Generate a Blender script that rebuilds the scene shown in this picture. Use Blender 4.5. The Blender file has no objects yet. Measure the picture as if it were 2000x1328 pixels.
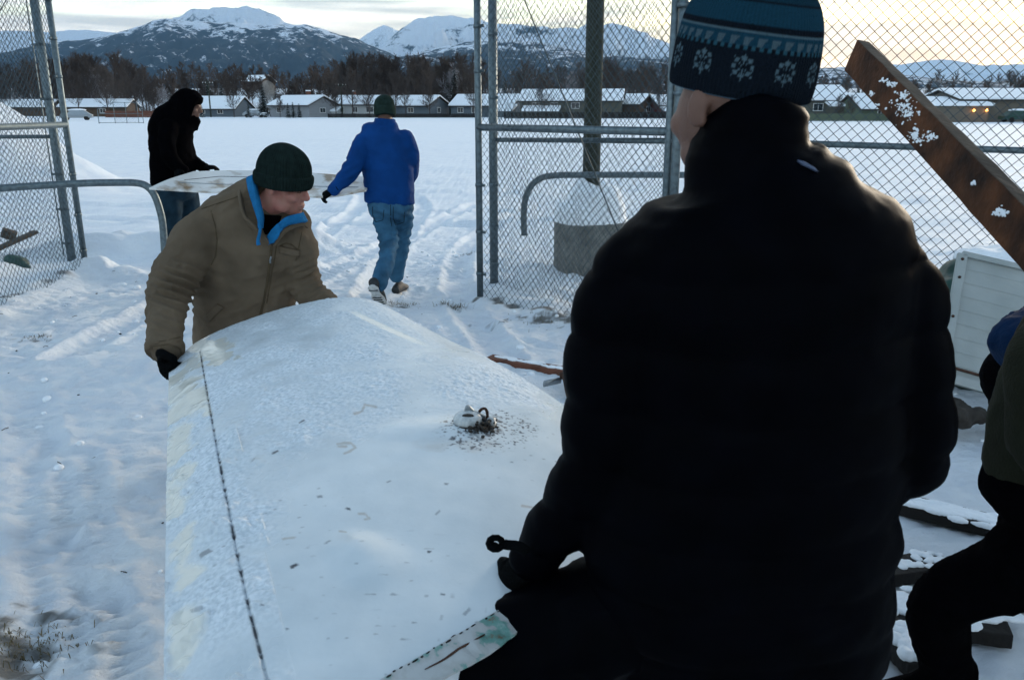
import bpy, bmesh, math, random
import numpy as np
from mathutils import Vector, Matrix, Euler
from mathutils.bvhtree import BVHTree

random.seed(7)
R = math.radians
scene = bpy.context.scene
COL = scene.collection

# ------------------------------------------------------------------ camera
F, CX, CY = 1610.0, 1000.0, 664.0           # focal length and centre in the photograph's pixels
CAMH, PITCH = 1.65, R(15.65)
cs, sn = math.cos(PITCH), math.sin(PITCH)
cam_d = bpy.data.cameras.new('camera')
cam = bpy.data.objects.new('camera', cam_d)
COL.objects.link(cam)
cam.location = (0, 0, CAMH)
cam.rotation_euler = (R(90) - PITCH, 0, 0)
cam_d.sensor_width = 36
cam_d.lens = 36 * F / 2000
cam_d.clip_start = 0.05
cam_d.clip_end = 40000
cam_d.dof.use_dof = True
cam_d.dof.focus_distance = 4.2
cam_d.dof.aperture_fstop = 10
scene.camera = cam

# ------------------------------------------------------------------ light
SUN_EL, SUN_AZ = R(4.0), R(38)              # low winter sun, ahead and to the right, behind thin cloud
scene.view_settings.view_transform = 'Standard'
scene.view_settings.look = 'None'
scene.view_settings.exposure = 2.93
scene.view_settings.gamma = 1
world = bpy.data.worlds.new("World")
scene.world = world
world.use_nodes = True
wn, wl = world.node_tree.nodes, world.node_tree.links
wn.clear()
def wnode(t, **k):
    n = wn.new(t)
    for a, b in k.items(): setattr(n, a, b)
    return n
out = wnode('ShaderNodeOutputWorld'); bg = wnode('ShaderNodeBackground')
sky = wnode('ShaderNodeTexSky', sky_type='NISHITA', sun_disc=False)
sky.sun_elevation = SUN_EL; sky.sun_rotation = SUN_AZ
sky.altitude = 50; sky.air_density = 1.0; sky.dust_density = 0.6; sky.ozone_density = 1.2
tc = wnode('ShaderNodeTexCoord')
mp = wnode('ShaderNodeMapping'); mp.inputs['Scale'].default_value = (1.6, 1.6, 13)
n1 = wnode('ShaderNodeTexNoise'); n1.inputs['Scale'].default_value = 2.3; n1.inputs['Detail'].default_value = 6; n1.inputs['Roughness'].default_value = .55
n1.inputs['Distortion'].default_value = .4
r1 = wnode('ShaderNodeValToRGB'); r1.color_ramp.elements[0].position = .24; r1.color_ramp.elements[1].position = .50
sep = wnode('ShaderNodeSeparateXYZ')
low = wnode('ShaderNodeMapRange'); low.inputs[1].default_value = 0.02; low.inputs[2].default_value = .75; low.inputs[3].default_value = .97; low.inputs[4].default_value = .10
mul = wnode('ShaderNodeMath', operation='MULTIPLY')
# cloud brightness: brighter toward the sun's side of the sky
dotn = wnode('ShaderNodeVectorMath', operation='DOT_PRODUCT')
dotn.inputs[1].default_value = (math.sin(SUN_AZ), math.cos(SUN_AZ), .08)
side = wnode('ShaderNodeMapRange'); side.inputs[1].default_value = -.4; side.inputs[2].default_value = 1
ccol = wnode('ShaderNodeMix', data_type='RGBA')
ccol.inputs[6].default_value = (2.0, 2.18, 2.42, 1)        # cloud turned away from the sun, lit by blue sky
ccol.inputs[7].default_value = (2.35, 2.04, 1.68, 1)        # thin cloud in front of the sun
dark = wnode('ShaderNodeMix', data_type='RGBA', blend_type='MULTIPLY')
n2 = wnode('ShaderNodeTexNoise'); n2.inputs['Scale'].default_value = 3.1; n2.inputs['Detail'].default_value = 5
mp2 = wnode('ShaderNodeMapping'); mp2.inputs['Scale'].default_value = (1.5, 1.5, 22); mp2.inputs['Location'].default_value = (3.3, 1.2, .5)
r2 = wnode('ShaderNodeValToRGB'); r2.color_ramp.elements[0].position = .40; r2.color_ramp.elements[1].position = .60
r2.color_ramp.elements[0].color = (.27, .30, .37, 1); r2.color_ramp.elements[1].color = (1, 1, 1, 1)
mixs = wnode('ShaderNodeMix', data_type='RGBA')
wl.new(tc.outputs['Generated'], mp.inputs['Vector']); wl.new(mp.outputs[0], n1.inputs['Vector'])
wl.new(tc.outputs['Generated'], mp2.inputs['Vector']); wl.new(mp2.outputs[0], n2.inputs['Vector'])
wl.new(n1.outputs['Fac'], r1.inputs['Fac']); wl.new(tc.outputs['Generated'], sep.inputs[0])
wl.new(sep.outputs['Z'], low.inputs[0]); wl.new(r1.outputs['Color'], mul.inputs[0]); wl.new(low.outputs[0], mul.inputs[1])
wl.new(tc.outputs['Generated'], dotn.inputs[0]); wl.new(dotn.outputs['Value'], side.inputs[0])
wl.new(side.outputs[0], ccol.inputs[0])
wl.new(n2.outputs['Fac'], r2.inputs['Fac'])
dark.inputs[0].default_value = .8
wl.new(ccol.outputs[2], dark.inputs[6]); wl.new(r2.outputs['Color'], dark.inputs[7])
wl.new(mul.outputs[0], mixs.inputs[0]); wl.new(sky.outputs[0], mixs.inputs[6]); wl.new(dark.outputs[2], mixs.inputs[7])
wl.new(mixs.outputs[2], bg.inputs['Color']); bg.inputs['Strength'].default_value = .10
wl.new(bg.outputs[0], out.inputs['Surface'])

sun_d = bpy.data.lights.new('sun', 'SUN'); sun = bpy.data.objects.new('sun', sun_d); COL.objects.link(sun)
sun_d.energy = .5; sun_d.angle = R(14); sun_d.color = (1, .86, .68)
SDIR = Vector((math.sin(SUN_AZ) * math.cos(R(9)), math.cos(SUN_AZ) * math.cos(R(9)), math.sin(R(9))))
sun.rotation_euler = SDIR.to_track_quat('Z', 'Y').to_euler()
sun.location = (0, 0, 20)

# ------------------------------------------------------------------ helpers
def ray(px, py):
    r, u = (px - CX) / F, -(py - CY) / F
    return Vector((r, cs + u * sn, -sn + u * cs))
def U(px, py, Y):                            # the point seen at a pixel, Y metres ahead
    d = ray(px, py); return Vector((0, 0, CAMH)) + d * (Y / d.y)
def G(px, py, z=0.0):                        # the point seen at a pixel, at height z
    d = ray(px, py); return Vector((0, 0, CAMH)) + d * ((z - CAMH) / d.z)
def mpp(px, py, Y):                          # metres per photograph pixel there
    return Y / ray(px, py).y / F
def proj(co):                                # numpy (n,3) -> pixels
    x, y, z = co[:, 0], co[:, 1], co[:, 2] - CAMH
    d = y * cs - z * sn; u = y * sn + z * cs
    return CX + F * x / d, CY - F * u / d

def hsh(ix, iy, iz, s):
    n = (ix.astype(np.int64) * 374761393 + iy.astype(np.int64) * 668265263 + iz.astype(np.int64) * 2147483647 + s * 974634257) & 0xffffffff
    n = ((n ^ (n >> 13)) * 1274126177) & 0xffffffff
    n = ((n ^ (n >> 16)) * 2246822519) & 0xffffffff
    return ((n ^ (n >> 15)) & 0xffff) / 65535.0 * 2 - 1
def vn3(x, y, z, s=0):
    x, y, z = np.broadcast_arrays(np.asarray(x, float), np.asarray(y, float), np.asarray(z, float))
    ix, iy, iz = np.floor(x), np.floor(y), np.floor(z)
    fx, fy, fz = x - ix, y - iy, z - iz
    fx, fy, fz = [t * t * t * (t * (t * 6 - 15) + 10) for t in (fx, fy, fz)]
    o = 0
    for a in (0, 1):
        for b in (0, 1):
            for c in (0, 1):
                o = o + hsh(ix + a, iy + b, iz + c, s) * (fx if a else 1 - fx) * (fy if b else 1 - fy) * (fz if c else 1 - fz)
    return o
def vn2(x, y, s=0):
    x, y = np.broadcast_arrays(np.asarray(x, float), np.asarray(y, float))
    ix, iy = np.floor(x), np.floor(y)
    fx, fy = x - ix, y - iy
    fx, fy = [t * t * t * (t * (t * 6 - 15) + 10) for t in (fx, fy)]
    z0 = np.zeros_like(ix); o = 0
    for a in (0, 1):
        for b in (0, 1):
            o = o + hsh(ix + a, iy + b, z0, s) * (fx if a else 1 - fx) * (fy if b else 1 - fy)
    return o
def fbm2(x, y, s=0, o=4, g=.5):
    t, a = 0, 1
    for i in range(o):
        t = t + a * vn2(x, y, s + i); x, y, a = x * 2.03 + 3.7, y * 2.03 - 1.9, a * g
    return t
def fbm3(x, y, z, s=0, o=3, g=.5):
    t, a = 0, 1
    for i in range(o):
        t = t + a * vn3(x, y, z, s + i); x, y, z, a = x * 2.03 + 3.1, y * 2.03 - 1.7, z * 2.03 + .7, a * g
    return t
def sst(a, b, x):
    t = np.clip((x - a) / (b - a), 0, 1); return t * t * (3 - 2 * t)

# ------------------------------------------------------------------ materials
def mat(name, col, rough=.7, var=.15, vscale=8, bump=0, bscale=60, metal=0, spec=.4, col2=None, detail=4, stretch=None, coat=0, sheen=0):
    m = bpy.data.materials.new(name); m.use_nodes = True
    N, L = m.node_tree.nodes, m.node_tree.links
    p = N['Principled BSDF']
    p.inputs['Roughness'].default_value = rough; p.inputs['Metallic'].default_value = metal
    p.inputs['Specular IOR Level'].default_value = spec
    p.inputs['Coat Weight'].default_value = coat; p.inputs['Sheen Weight'].default_value = sheen
    t = N.new('ShaderNodeTexCoord'); mpn = N.new('ShaderNodeMapping'); L.new(t.outputs['Object'], mpn.inputs[0])
    if stretch: mpn.inputs['Scale'].default_value = stretch
    n = N.new('ShaderNodeTexNoise'); n.inputs['Scale'].default_value = vscale; n.inputs['Detail'].default_value = detail
    L.new(mpn.outputs[0], n.inputs['Vector'])
    r = N.new('ShaderNodeValToRGB'); r.color_ramp.elements[0].position = .3; r.color_ramp.elements[1].position = .7
    c2 = col2 or [min(1, c * (1 + var)) for c in col]
    c1 = [c * (1 - var) for c in col] if not col2 else col
    r.color_ramp.elements[0].color = (*c1, 1); r.color_ramp.elements[1].color = (*c2, 1)
    L.new(n.outputs['Fac'], r.inputs['Fac']); L.new(r.outputs['Color'], p.inputs['Base Color'])
    if bump:
        b = N.new('ShaderNodeBump'); b.inputs['Strength'].default_value = bump; b.inputs['Distance'].default_value = .01
        n3 = N.new('ShaderNodeTexNoise'); n3.inputs['Scale'].default_value = bscale; n3.inputs['Detail'].default_value = 3
        L.new(mpn.outputs[0], n3.inputs['Vector']); L.new(n3.outputs['Fac'], b.inputs['Height']); L.new(b.outputs[0], p.inputs['Normal'])
    return m
def attr_mat(name, rough=.8, bump=0, bscale=200, spec=.3, sheen=0):
    m = bpy.data.materials.new(name); m.use_nodes = True
    N, L = m.node_tree.nodes, m.node_tree.links; p = N['Principled BSDF']
    a = N.new('ShaderNodeAttribute'); a.attribute_name = 'tint'; L.new(a.outputs['Color'], p.inputs['Base Color'])
    p.inputs['Roughness'].default_value = rough; p.inputs['Specular IOR Level'].default_value = spec; p.inputs['Sheen Weight'].default_value = sheen
    if bump:
        t = N.new('ShaderNodeTexCoord'); b = N.new('ShaderNodeBump'); b.inputs['Strength'].default_value = bump; b.inputs['Distance'].default_value = .005
        n3 = N.new('ShaderNodeTexNoise'); n3.inputs['Scale'].default_value = bscale
        L.new(t.outputs['Object'], n3.inputs['Vector']); L.new(n3.outputs['Fac'], b.inputs['Height']); L.new(b.outputs[0], p.inputs['Normal'])
    return m
M = {}
M['galv'] = mat('galvanised_steel', (.12, .155, .17), .48, .3, 30, .15, 120, metal=.7, spec=.5)
M['wire'] = mat('galvanised_wire', (.045, .067, .078), .55, .2, 20, metal=.4)
M['snowcap'] = mat('settled_snow', (.84, .87, .9), .75, .03, 12, .5, 40)
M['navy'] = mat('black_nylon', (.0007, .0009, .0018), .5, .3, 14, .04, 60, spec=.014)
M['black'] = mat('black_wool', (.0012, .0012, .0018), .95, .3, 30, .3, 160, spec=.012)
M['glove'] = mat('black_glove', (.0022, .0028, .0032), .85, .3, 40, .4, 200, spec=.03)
M['dark_jean'] = mat('dark_denim', (.012, .030, .046), .9, .3, 14, .3, 200, spec=.1)
M['jean'] = mat('blue_denim', (.035, .105, .18), .9, .32, 9, .35, 180, spec=.1)
M['blue'] = mat('blue_shell_jacket', (.0025, .040, .165), .8, .18, 8, .3, 70, spec=.1)
M['navy_blue'] = mat('navy_blue_jacket', (.002, .015, .048), .8, .2, 8, .3, 70, spec=.08)
M['tan'] = mat('tan_duck_canvas', (.112, .085, .058), .92, .28, 6, .35, 260, spec=.12)
M['tan_dark'] = mat('tan_canvas_seam', (.075, .056, .034), .95, .2, 20, .3, 200, spec=.1)
M['fleece'] = mat('blue_fleece', (.012, .13, .30), .95, .2, 25, .6, 160, spec=.1)
M['beanie'] = mat('green_black_wool', (.009, .0175, .016), .98, .35, 40, .5, 260, spec=.08)
M['olive_knit'] = mat('olive_wool', (.016, .030, .025), .98, .3, 40, .5, 260, spec=.08)
M['olive'] = mat('olive_canvas', (.013, .0145, .0085), .92, .25, 10, .35, 150, spec=.1)
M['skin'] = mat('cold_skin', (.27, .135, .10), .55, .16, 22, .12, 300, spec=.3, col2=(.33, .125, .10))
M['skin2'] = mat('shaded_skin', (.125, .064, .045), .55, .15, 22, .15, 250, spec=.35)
M['shoe'] = mat('shoe_leather', (.025, .028, .03), .7, .3, 30, .2, 120)
M['sole'] = mat('pale_rubber', (.5, .5, .48), .7, .3, 30, .2, 100)
M['wood_rust'] = mat('weathered_board', (.010, .0065, .005), .88, .5, 11, .5, 60, col2=(.105, .040, .016), detail=10, spec=.2)
M['wood_end'] = mat('sawn_edge', (.060, .044, .030), .9, .4, 9, .4, 60, detail=8)
M['wood_red'] = mat('reddish_board', (.13, .05, .03), .85, .4, 9, .4, 60)
M['wood_dark'] = mat('dark_wet_board', (.008, .0065, .0055), .85, .5, 12, .4, 60)
M['pole'] = mat('creosote_pole', (.026, .032, .022), .9, .35, 6, .5, 50, stretch=(8, 8, .6))
M['concrete'] = mat('old_concrete', (.145, .152, .142), .9, .3, 7, .5, 60, detail=8)
M['bark'] = mat('bare_bark', (.058, .045, .039), .95, .3, 3)
M['bark2'] = mat('brown_twigs', (.066, .047, .037), .95, .3, 3)
M['frost'] = mat('frosted_twigs', (.24, .23, .24), .95, .3, 3)
M['needle'] = mat('spruce_needles', (.012, .021, .017), .9, .5, 2)
M['glass'] = mat('window_glass', (.02, .03, .035), .12, .2, 3, spec=.6)
M['w_trim'] = mat('white_trim', (.6, .6, .58), .7, .1, 3)
M['tarp'] = mat('green_tarp', (.010, .045, .035), .5, .4, 8, .5, 20, spec=.4)
M['siding'] = mat('white_siding', (.27, .30, .29), .6, .12, 4, .1, 60, col2=(.35, .375, .365))
M['rust'] = mat('rusty_iron', (.05, .022, .012), .85, .4, 20, .4, 60)
M['steel'] = mat('dull_steel', (.28, .31, .33), .35, .25, 20, .1, 60, metal=.8)
M['grass'] = mat('dry_grass', (.13, .105, .055), .95, .4, 4)
M['dirt'] = mat('frozen_dirt', (.035, .03, .025), .95, .4, 20, .5, 60)

# ------------------------------------------------------------------ object building
def link(o): COL.objects.link(o); return o
def thing(name, label, cat, loc=(0, 0, 0), group=None, rotz=0):
    o = bpy.data.objects.new(name, None); link(o); o.empty_display_size = .1
    o.location = loc; o.rotation_euler = (0, 0, rotz)
    o['label'] = label; o['category'] = cat
    if group: o['group'] = group
    return o
def tag(o, label=None, cat=None, group=None, kind=None):
    for k, v in (('label', label), ('category', cat), ('group', group), ('kind', kind)):
        if v: o[k] = v
    return o
class MB:
    """collects vertices and faces of one mesh"""
    def __init__(s): s.v, s.f = [], []
    def add(s, v, f):
        b = len(s.v); s.v += [tuple(p) for p in v]; s.f += [tuple(i + b for i in q) for q in f]
    def box(s, c, d, M3=None, taper=1):
        hx, hy, hz = d[0] / 2, d[1] / 2, d[2] / 2
        vs = [Vector((x * hx * (taper if z > 0 else 1), y * hy * (taper if z > 0 else 1), z * hz)) for z in (-1, 1) for y in (-1, 1) for x in (-1, 1)]
        if M3 is not None: vs = [M3 @ p for p in vs]
        s.add([Vector(c) + p for p in vs], [(0, 2, 3, 1), (4, 5, 7, 6), (0, 1, 5, 4), (2, 6, 7, 3), (0, 4, 6, 2), (1, 3, 7, 5)])
    def tube(s, pts, rad, n=10, side=None, cap=True, sub=1):
        pts = [Vector(p) for p in pts]
        rad = [(r, r) if not isinstance(r, (tuple, list)) else r for r in (rad if isinstance(rad, (list, tuple)) and len(rad) == len(pts) else [rad] * len(pts))]
        if sub > 1:
            P, Q = [], []
            m = len(pts)
            for i in range(m - 1):
                p0, p1, p2, p3 = pts[max(i - 1, 0)], pts[i], pts[i + 1], pts[min(i + 2, m - 1)]
                for k in range(sub):
                    t = k / sub
                    P.append(.5 * ((2 * p1) + (p2 - p0) * t + (2 * p0 - 5 * p1 + 4 * p2 - p3) * t * t + (3 * p1 - p0 - 3 * p2 + p3) * t ** 3))
                    e = t * t * (3 - 2 * t)
                    Q.append(tuple(rad[i][j] * (1 - e) + rad[i + 1][j] * e for j in (0, 1)))
            P.append(pts[-1]); Q.append(rad[-1]); pts, rad = P, Q
        m = len(pts); vs, fs = [], []
        up = Vector(side) if side is not None else None
        prev = None
        for i, p in enumerate(pts):
            t = (pts[min(i + 1, m - 1)] - pts[max(i - 1, 0)])
            if t.length < 1e-9: t = Vector((0, 0, 1))
            t.normalize()
            if up is not None: a = up - t * up.dot(t)
            elif prev is not None: a = prev - t * prev.dot(t)
            else: a = t.orthogonal()
            if a.length < 1e-6: a = t.orthogonal()
            a.normalize(); b = t.cross(a); prev = a
            for k in range(n):
                w = 2 * math.pi * k / n
                vs.append(p + a * (rad[i][0] * math.cos(w)) + b * (rad[i][1] * math.sin(w)))
        for i in range(m - 1):
            for k in range(n):
                k2 = (k + 1) % n
                fs.append((i * n + k, i * n + k2, (i + 1) * n + k2, (i + 1) * n + k))
        if cap:
            fs.append(tuple(range(n - 1, -1, -1))); fs.append(tuple((m - 1) * n + k for k in range(n)))
        s.add(vs, fs)
    def limb(s, pts, rad, n=18, side=None, sub=5):
        """tube with domed ends"""
        pts = [Vector(p) for p in pts]; rad = [(r, r) if not isinstance(r, (tuple, list)) else r for r in rad]
        s.tube(pts, rad, n, side, True, sub)
        for e, q in ((0, 1), (-1, -2)):
            r = rad[e]; d = (pts[e] - pts[q]).normalized()
            s.tube([pts[e] + d * (-.01 + min(min(r), .075) * .8 * math.sin(w)) for w in (0, .5, 1.0, 1.4)], [(r[0] * math.cos(w), r[1] * math.cos(w)) for w in (0, .5, 1.0, 1.4)], n, side)
    def ell(s, c, r, M3=None, nu=20, nv=12):
        vs, fs = [], []
        for j in range(nv + 1):
            b = math.pi * j / nv - math.pi / 2
            for i in range(nu):
                a = 2 * math.pi * i / nu
                p = Vector((r[0] * math.cos(a) * math.cos(b) , r[1] * math.sin(a) * math.cos(b), r[2] * math.sin(b)))
                if j in (0, nv): p = p + Vector((1e-5 * math.cos(a), 1e-5 * math.sin(a), 0))
                if M3 is not None: p = M3 @ p
                vs.append(Vector(c) + p)
        for j in range(nv):
            for i in range(nu):
                i2 = (i + 1) % nu
                fs.append((j * nu + i, j * nu + i2, (j + 1) * nu + i2, (j + 1) * nu + i))
        fs.append(tuple(range(nu - 1, -1, -1))); fs.append(tuple(nv * nu + i for i in range(nu)))
        s.add(vs, fs)
    def xf(s, mtx): s.v = [tuple(mtx @ Vector(p)) for p in s.v]; return s
    def mesh(s, name):
        me = bpy.data.meshes.new(name); me.from_pydata(s.v, [], s.f); me.update(); return me
    def build(s, name, m, parent=None, smooth=True, world=True, bevel=0):
        return put(name, s.mesh(name), m, parent, smooth, world, bevel)
def put(name, me, m, parent=None, smooth=True, world=True, bevel=0):
    o = bpy.data.objects.new(name, me); link(o)
    if m is not None: me.materials.append(m)
    if smooth: me.shade_smooth()
    if parent is not None:
        o.parent = parent
        if world: me.transform(parent_world(parent).inverted())
    if bevel:
        b = o.modifiers.new('bevel', 'BEVEL'); b.width = bevel; b.segments = 2; b.limit_method = 'ANGLE'
    return o
def parent_world(p):
    m = Matrix.LocRotScale(p.location, p.rotation_euler, p.scale)
    return m if p.parent is None else parent_world(p.parent) @ m
def smart_smooth(o, ang=40):
    me = o.data; me.shade_smooth(); me.set_sharp_from_angle(angle=R(ang))
def remesh(mb, name, voxel, smooth=4, disp=None):
    me = mb.mesh(name); o = bpy.data.objects.new('tmp', me); link(o)
    r = o.modifiers.new('r', 'REMESH'); r.mode = 'VOXEL'; r.voxel_size = voxel; r.adaptivity = 0
    if smooth:
        q = o.modifiers.new('s', 'SMOOTH'); q.factor = .5; q.iterations = smooth
    bpy.context.view_layer.update()
    dg = bpy.context.evaluated_depsgraph_get()
    out = bpy.data.meshes.new_from_object(o.evaluated_get(dg)); out.name = name
    bpy.data.objects.remove(o); bpy.data.meshes.remove(me)
    if disp is not None:
        n = len(out.vertices)
        co = np.empty(n * 3); out.vertices.foreach_get('co', co); co = co.reshape(-1, 3)
        nr = np.empty(n * 3); out.vertices.foreach_get('normal', nr); nr = nr.reshape(-1, 3)
        co = co + nr * disp(co, nr)[:, None]
        out.vertices.foreach_set('co', co.ravel()); out.update()
    return out
def bvh_of(me, mtx=None):
    vs = [(mtx @ v.co) if mtx else v.co.copy() for v in me.vertices]
    return BVHTree.FromPolygons(vs, [tuple(p.vertices) for p in me.polygons])
def hit(bvh, px, py, off=0.0):
    d = ray(px, py).normalized()
    loc, nrm, _, _ = bvh.ray_cast(Vector((0, 0, CAMH)), d)
    if loc is None: return None, None
    return loc + nrm * off, nrm
def seam(bvh, pts, r, off=0.0, n=6, sub=6):
    """a thin cord lying on a surface along a line"""
    q = []
    for i in range(len(pts) - 1):
        for k in range(sub):
            t = k / sub; q.append((pts[i][0] * (1 - t) + pts[i + 1][0] * t, pts[i][1] * (1 - t) + pts[i + 1][1] * t))
    q.append(pts[-1]); P = []
    for a in q:
        h, _ = hit(bvh, *a, off)
        if h is not None: P.append(h)
    mb = MB()
    if len(P) > 1: mb.tube(P, r, n)
    return mb
def strip(bvh, A, B, nu=6, nv=8, off=.003, thick=.004):
    """a patch lying on a surface between two lines"""
    def lerp(L, t):
        t *= len(L) - 1; i = min(int(t), len(L) - 2); t -= i
        return (L[i][0] * (1 - t) + L[i + 1][0] * t, L[i][1] * (1 - t) + L[i + 1][1] * t)
    top, bot = [], []; last = None
    for j in range(nv + 1):
        a, b = lerp(A, j / nv), lerp(B, j / nv)
        for i in range(nu + 1):
            s = i / nu; x, y = a[0] * (1 - s) + b[0] * s, a[1] * (1 - s) + b[1] * s
            h, n = hit(bvh, x, y)
            if h is None:
                h = U(x, y, last[0].y) if last else None; n = last[1] if last else None
            if h is None: continue
            if last and abs(h.y - last[0].y) > .12: h = U(x, y, last[0].y); n = last[1]
            last = (h, n); top.append(h + n * (off + thick)); bot.append(h + n * (off - thick))
    w = nu + 1; k = len(top)
    mb = MB(); fs = []
    if k < w * (nv + 1): return mb
    for j in range(nv):
        for i in range(nu):
            q = (j * w + i, j * w + i + 1, (j + 1) * w + i + 1, (j + 1) * w + i)
            fs.append(q); fs.append(tuple(t + k for t in reversed(q)))
    ring = [i for i in range(w)] + [j * w + nu for j in range(1, nv + 1)] + [nv * w + i for i in range(nu - 1, -1, -1)] + [j * w for j in range(nv - 1, 0, -1)]
    for a, b in zip(ring, ring[1:] + ring[:1]): fs.append((b, a, a + k, b + k))
    mb.add(top + bot, fs); return mb
def set_tint(me, cols, name='tint'):
    a = me.color_attributes.new(name, 'FLOAT_COLOR', 'POINT')
    c = np.ones((len(me.vertices), 4)); c[:, :cols.shape[1]] = cols
    a.data.foreach_set('color', c.ravel())

# ------------------------------------------------------------------ snowy ground, one sheet out to the horizon
def grow(a, b, step, k):
    o = [a]
    while o[-1] < b: o.append(o[-1] + step); step *= k
    return o
gx = grow(4.2, 9500, .04, 1.085); gx = np.array([-t for t in reversed(gx)] + list(np.arange(-4.2 + .02, 4.2, .02)) + gx)
gy = np.array([-t for t in reversed(grow(1, 3000, .3, 1.25))] + list(np.arange(-.7, .75, .15)) + list(np.arange(.75, 9.6, .02)) + grow(9.62, 11500, .026, 1.032))
GX, GY = np.meshgrid(gx, gy)
def poly_dist(x, y, pts):
    """distance to a polyline and length along it"""
    best = np.full(x.shape, 1e9); along = np.zeros(x.shape); sgn = np.zeros(x.shape); L = 0
    for (ax, ay), (bx, by) in zip(pts[:-1], pts[1:]):
        dx, dy = bx - ax, by - ay; l = math.hypot(dx, dy)
        t = np.clip(((x - ax) * dx + (y - ay) * dy) / (l * l), 0, 1)
        d = np.hypot(x - ax - t * dx, y - ay - t * dy)
        k = d < best
        best = np.where(k, d, best); along = np.where(k, L + t * l, along)
        sgn = np.where(k, np.sign((x - ax) * dy - (y - ay) * dx), sgn); L += l
    return best, along, sgn
def smooth_path(pts, n=8):
    P = [Vector((*p, 0)) for p in pts]; o = []
    for i in range(len(P) - 1):
        p0, p1, p2, p3 = P[max(i - 1, 0)], P[i], P[i + 1], P[min(i + 2, len(P) - 1)]
        for k in range(n):
            t = k / n
            q = .5 * ((2 * p1) + (p2 - p0) * t + (2 * p0 - 5 * p1 + 4 * p2 - p3) * t * t + (3 * p1 - p0 - 3 * p2 + p3) * t ** 3); o.append((q.x, q.y))
    o.append(tuple(pts[-1])); return o
gp = lambda x, y: tuple(G(x, y)[:2])
TRACKS = [  # path, half width, depth, tread period, tread height
    ([gp(50, 760), gp(75, 900), gp(95, 1040), gp(110, 1180), gp(60, 1400)], .11, .020, .062, .017),
    ([gp(150, 900), gp(165, 1020), gp(190, 1140), gp(230, 1420)], .10, .014, .058, .020),
    ([(-1.0, 5.0), (-1.35, 8), (-1.2, 12), (1, 20), (8, 30)], .13, .035, .09, .014),
    ([(-.05, 5.4), (-.55, 8), (-.3, 12), (2.2, 19), (9, 28)], .13, .035, .09, .014),
    ([(-3.1, 5.5), (-3.0, 8), (-2.6, 12), (-3.5, 18), (-9, 26)], .14, .04, .10, .012),
    ([(-2.2, 5.2), (-2.0, 8), (-1.5, 11.5), (-2.2, 17), (-7, 27)], .14, .04, .10, .012),
    ([(-9, 13.2), (-4.5, 12.6), (-1, 12.2), (4, 13.5), (11, 17)], .18, .05, .3, .01),
    ([(-9, 14.9), (-4.5, 14.2), (-1, 13.8), (4, 15.0), (11, 18.6)], .18, .05, .3, .01),
    ([(-12, 17.5), (-4, 16.6), (4, 18.4), (14, 24)], .22, .05, .3, .01),
    ([(-12, 20.5), (-4, 19.4), (5, 21.4), (14, 27)], .22, .05, .3, .01),
]
rng = np.random.RandomState(5)
FEET = []
for i in range(120):
    x, y = rng.uniform(-5.2, 2.6), rng.uniform(1.6, 11)
    if -1.2 < x < .4 and y < 3.6: continue
    FEET.append((x, y, rng.uniform(0, 2 * math.pi), rng.uniform(.010, .026)))
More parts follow.
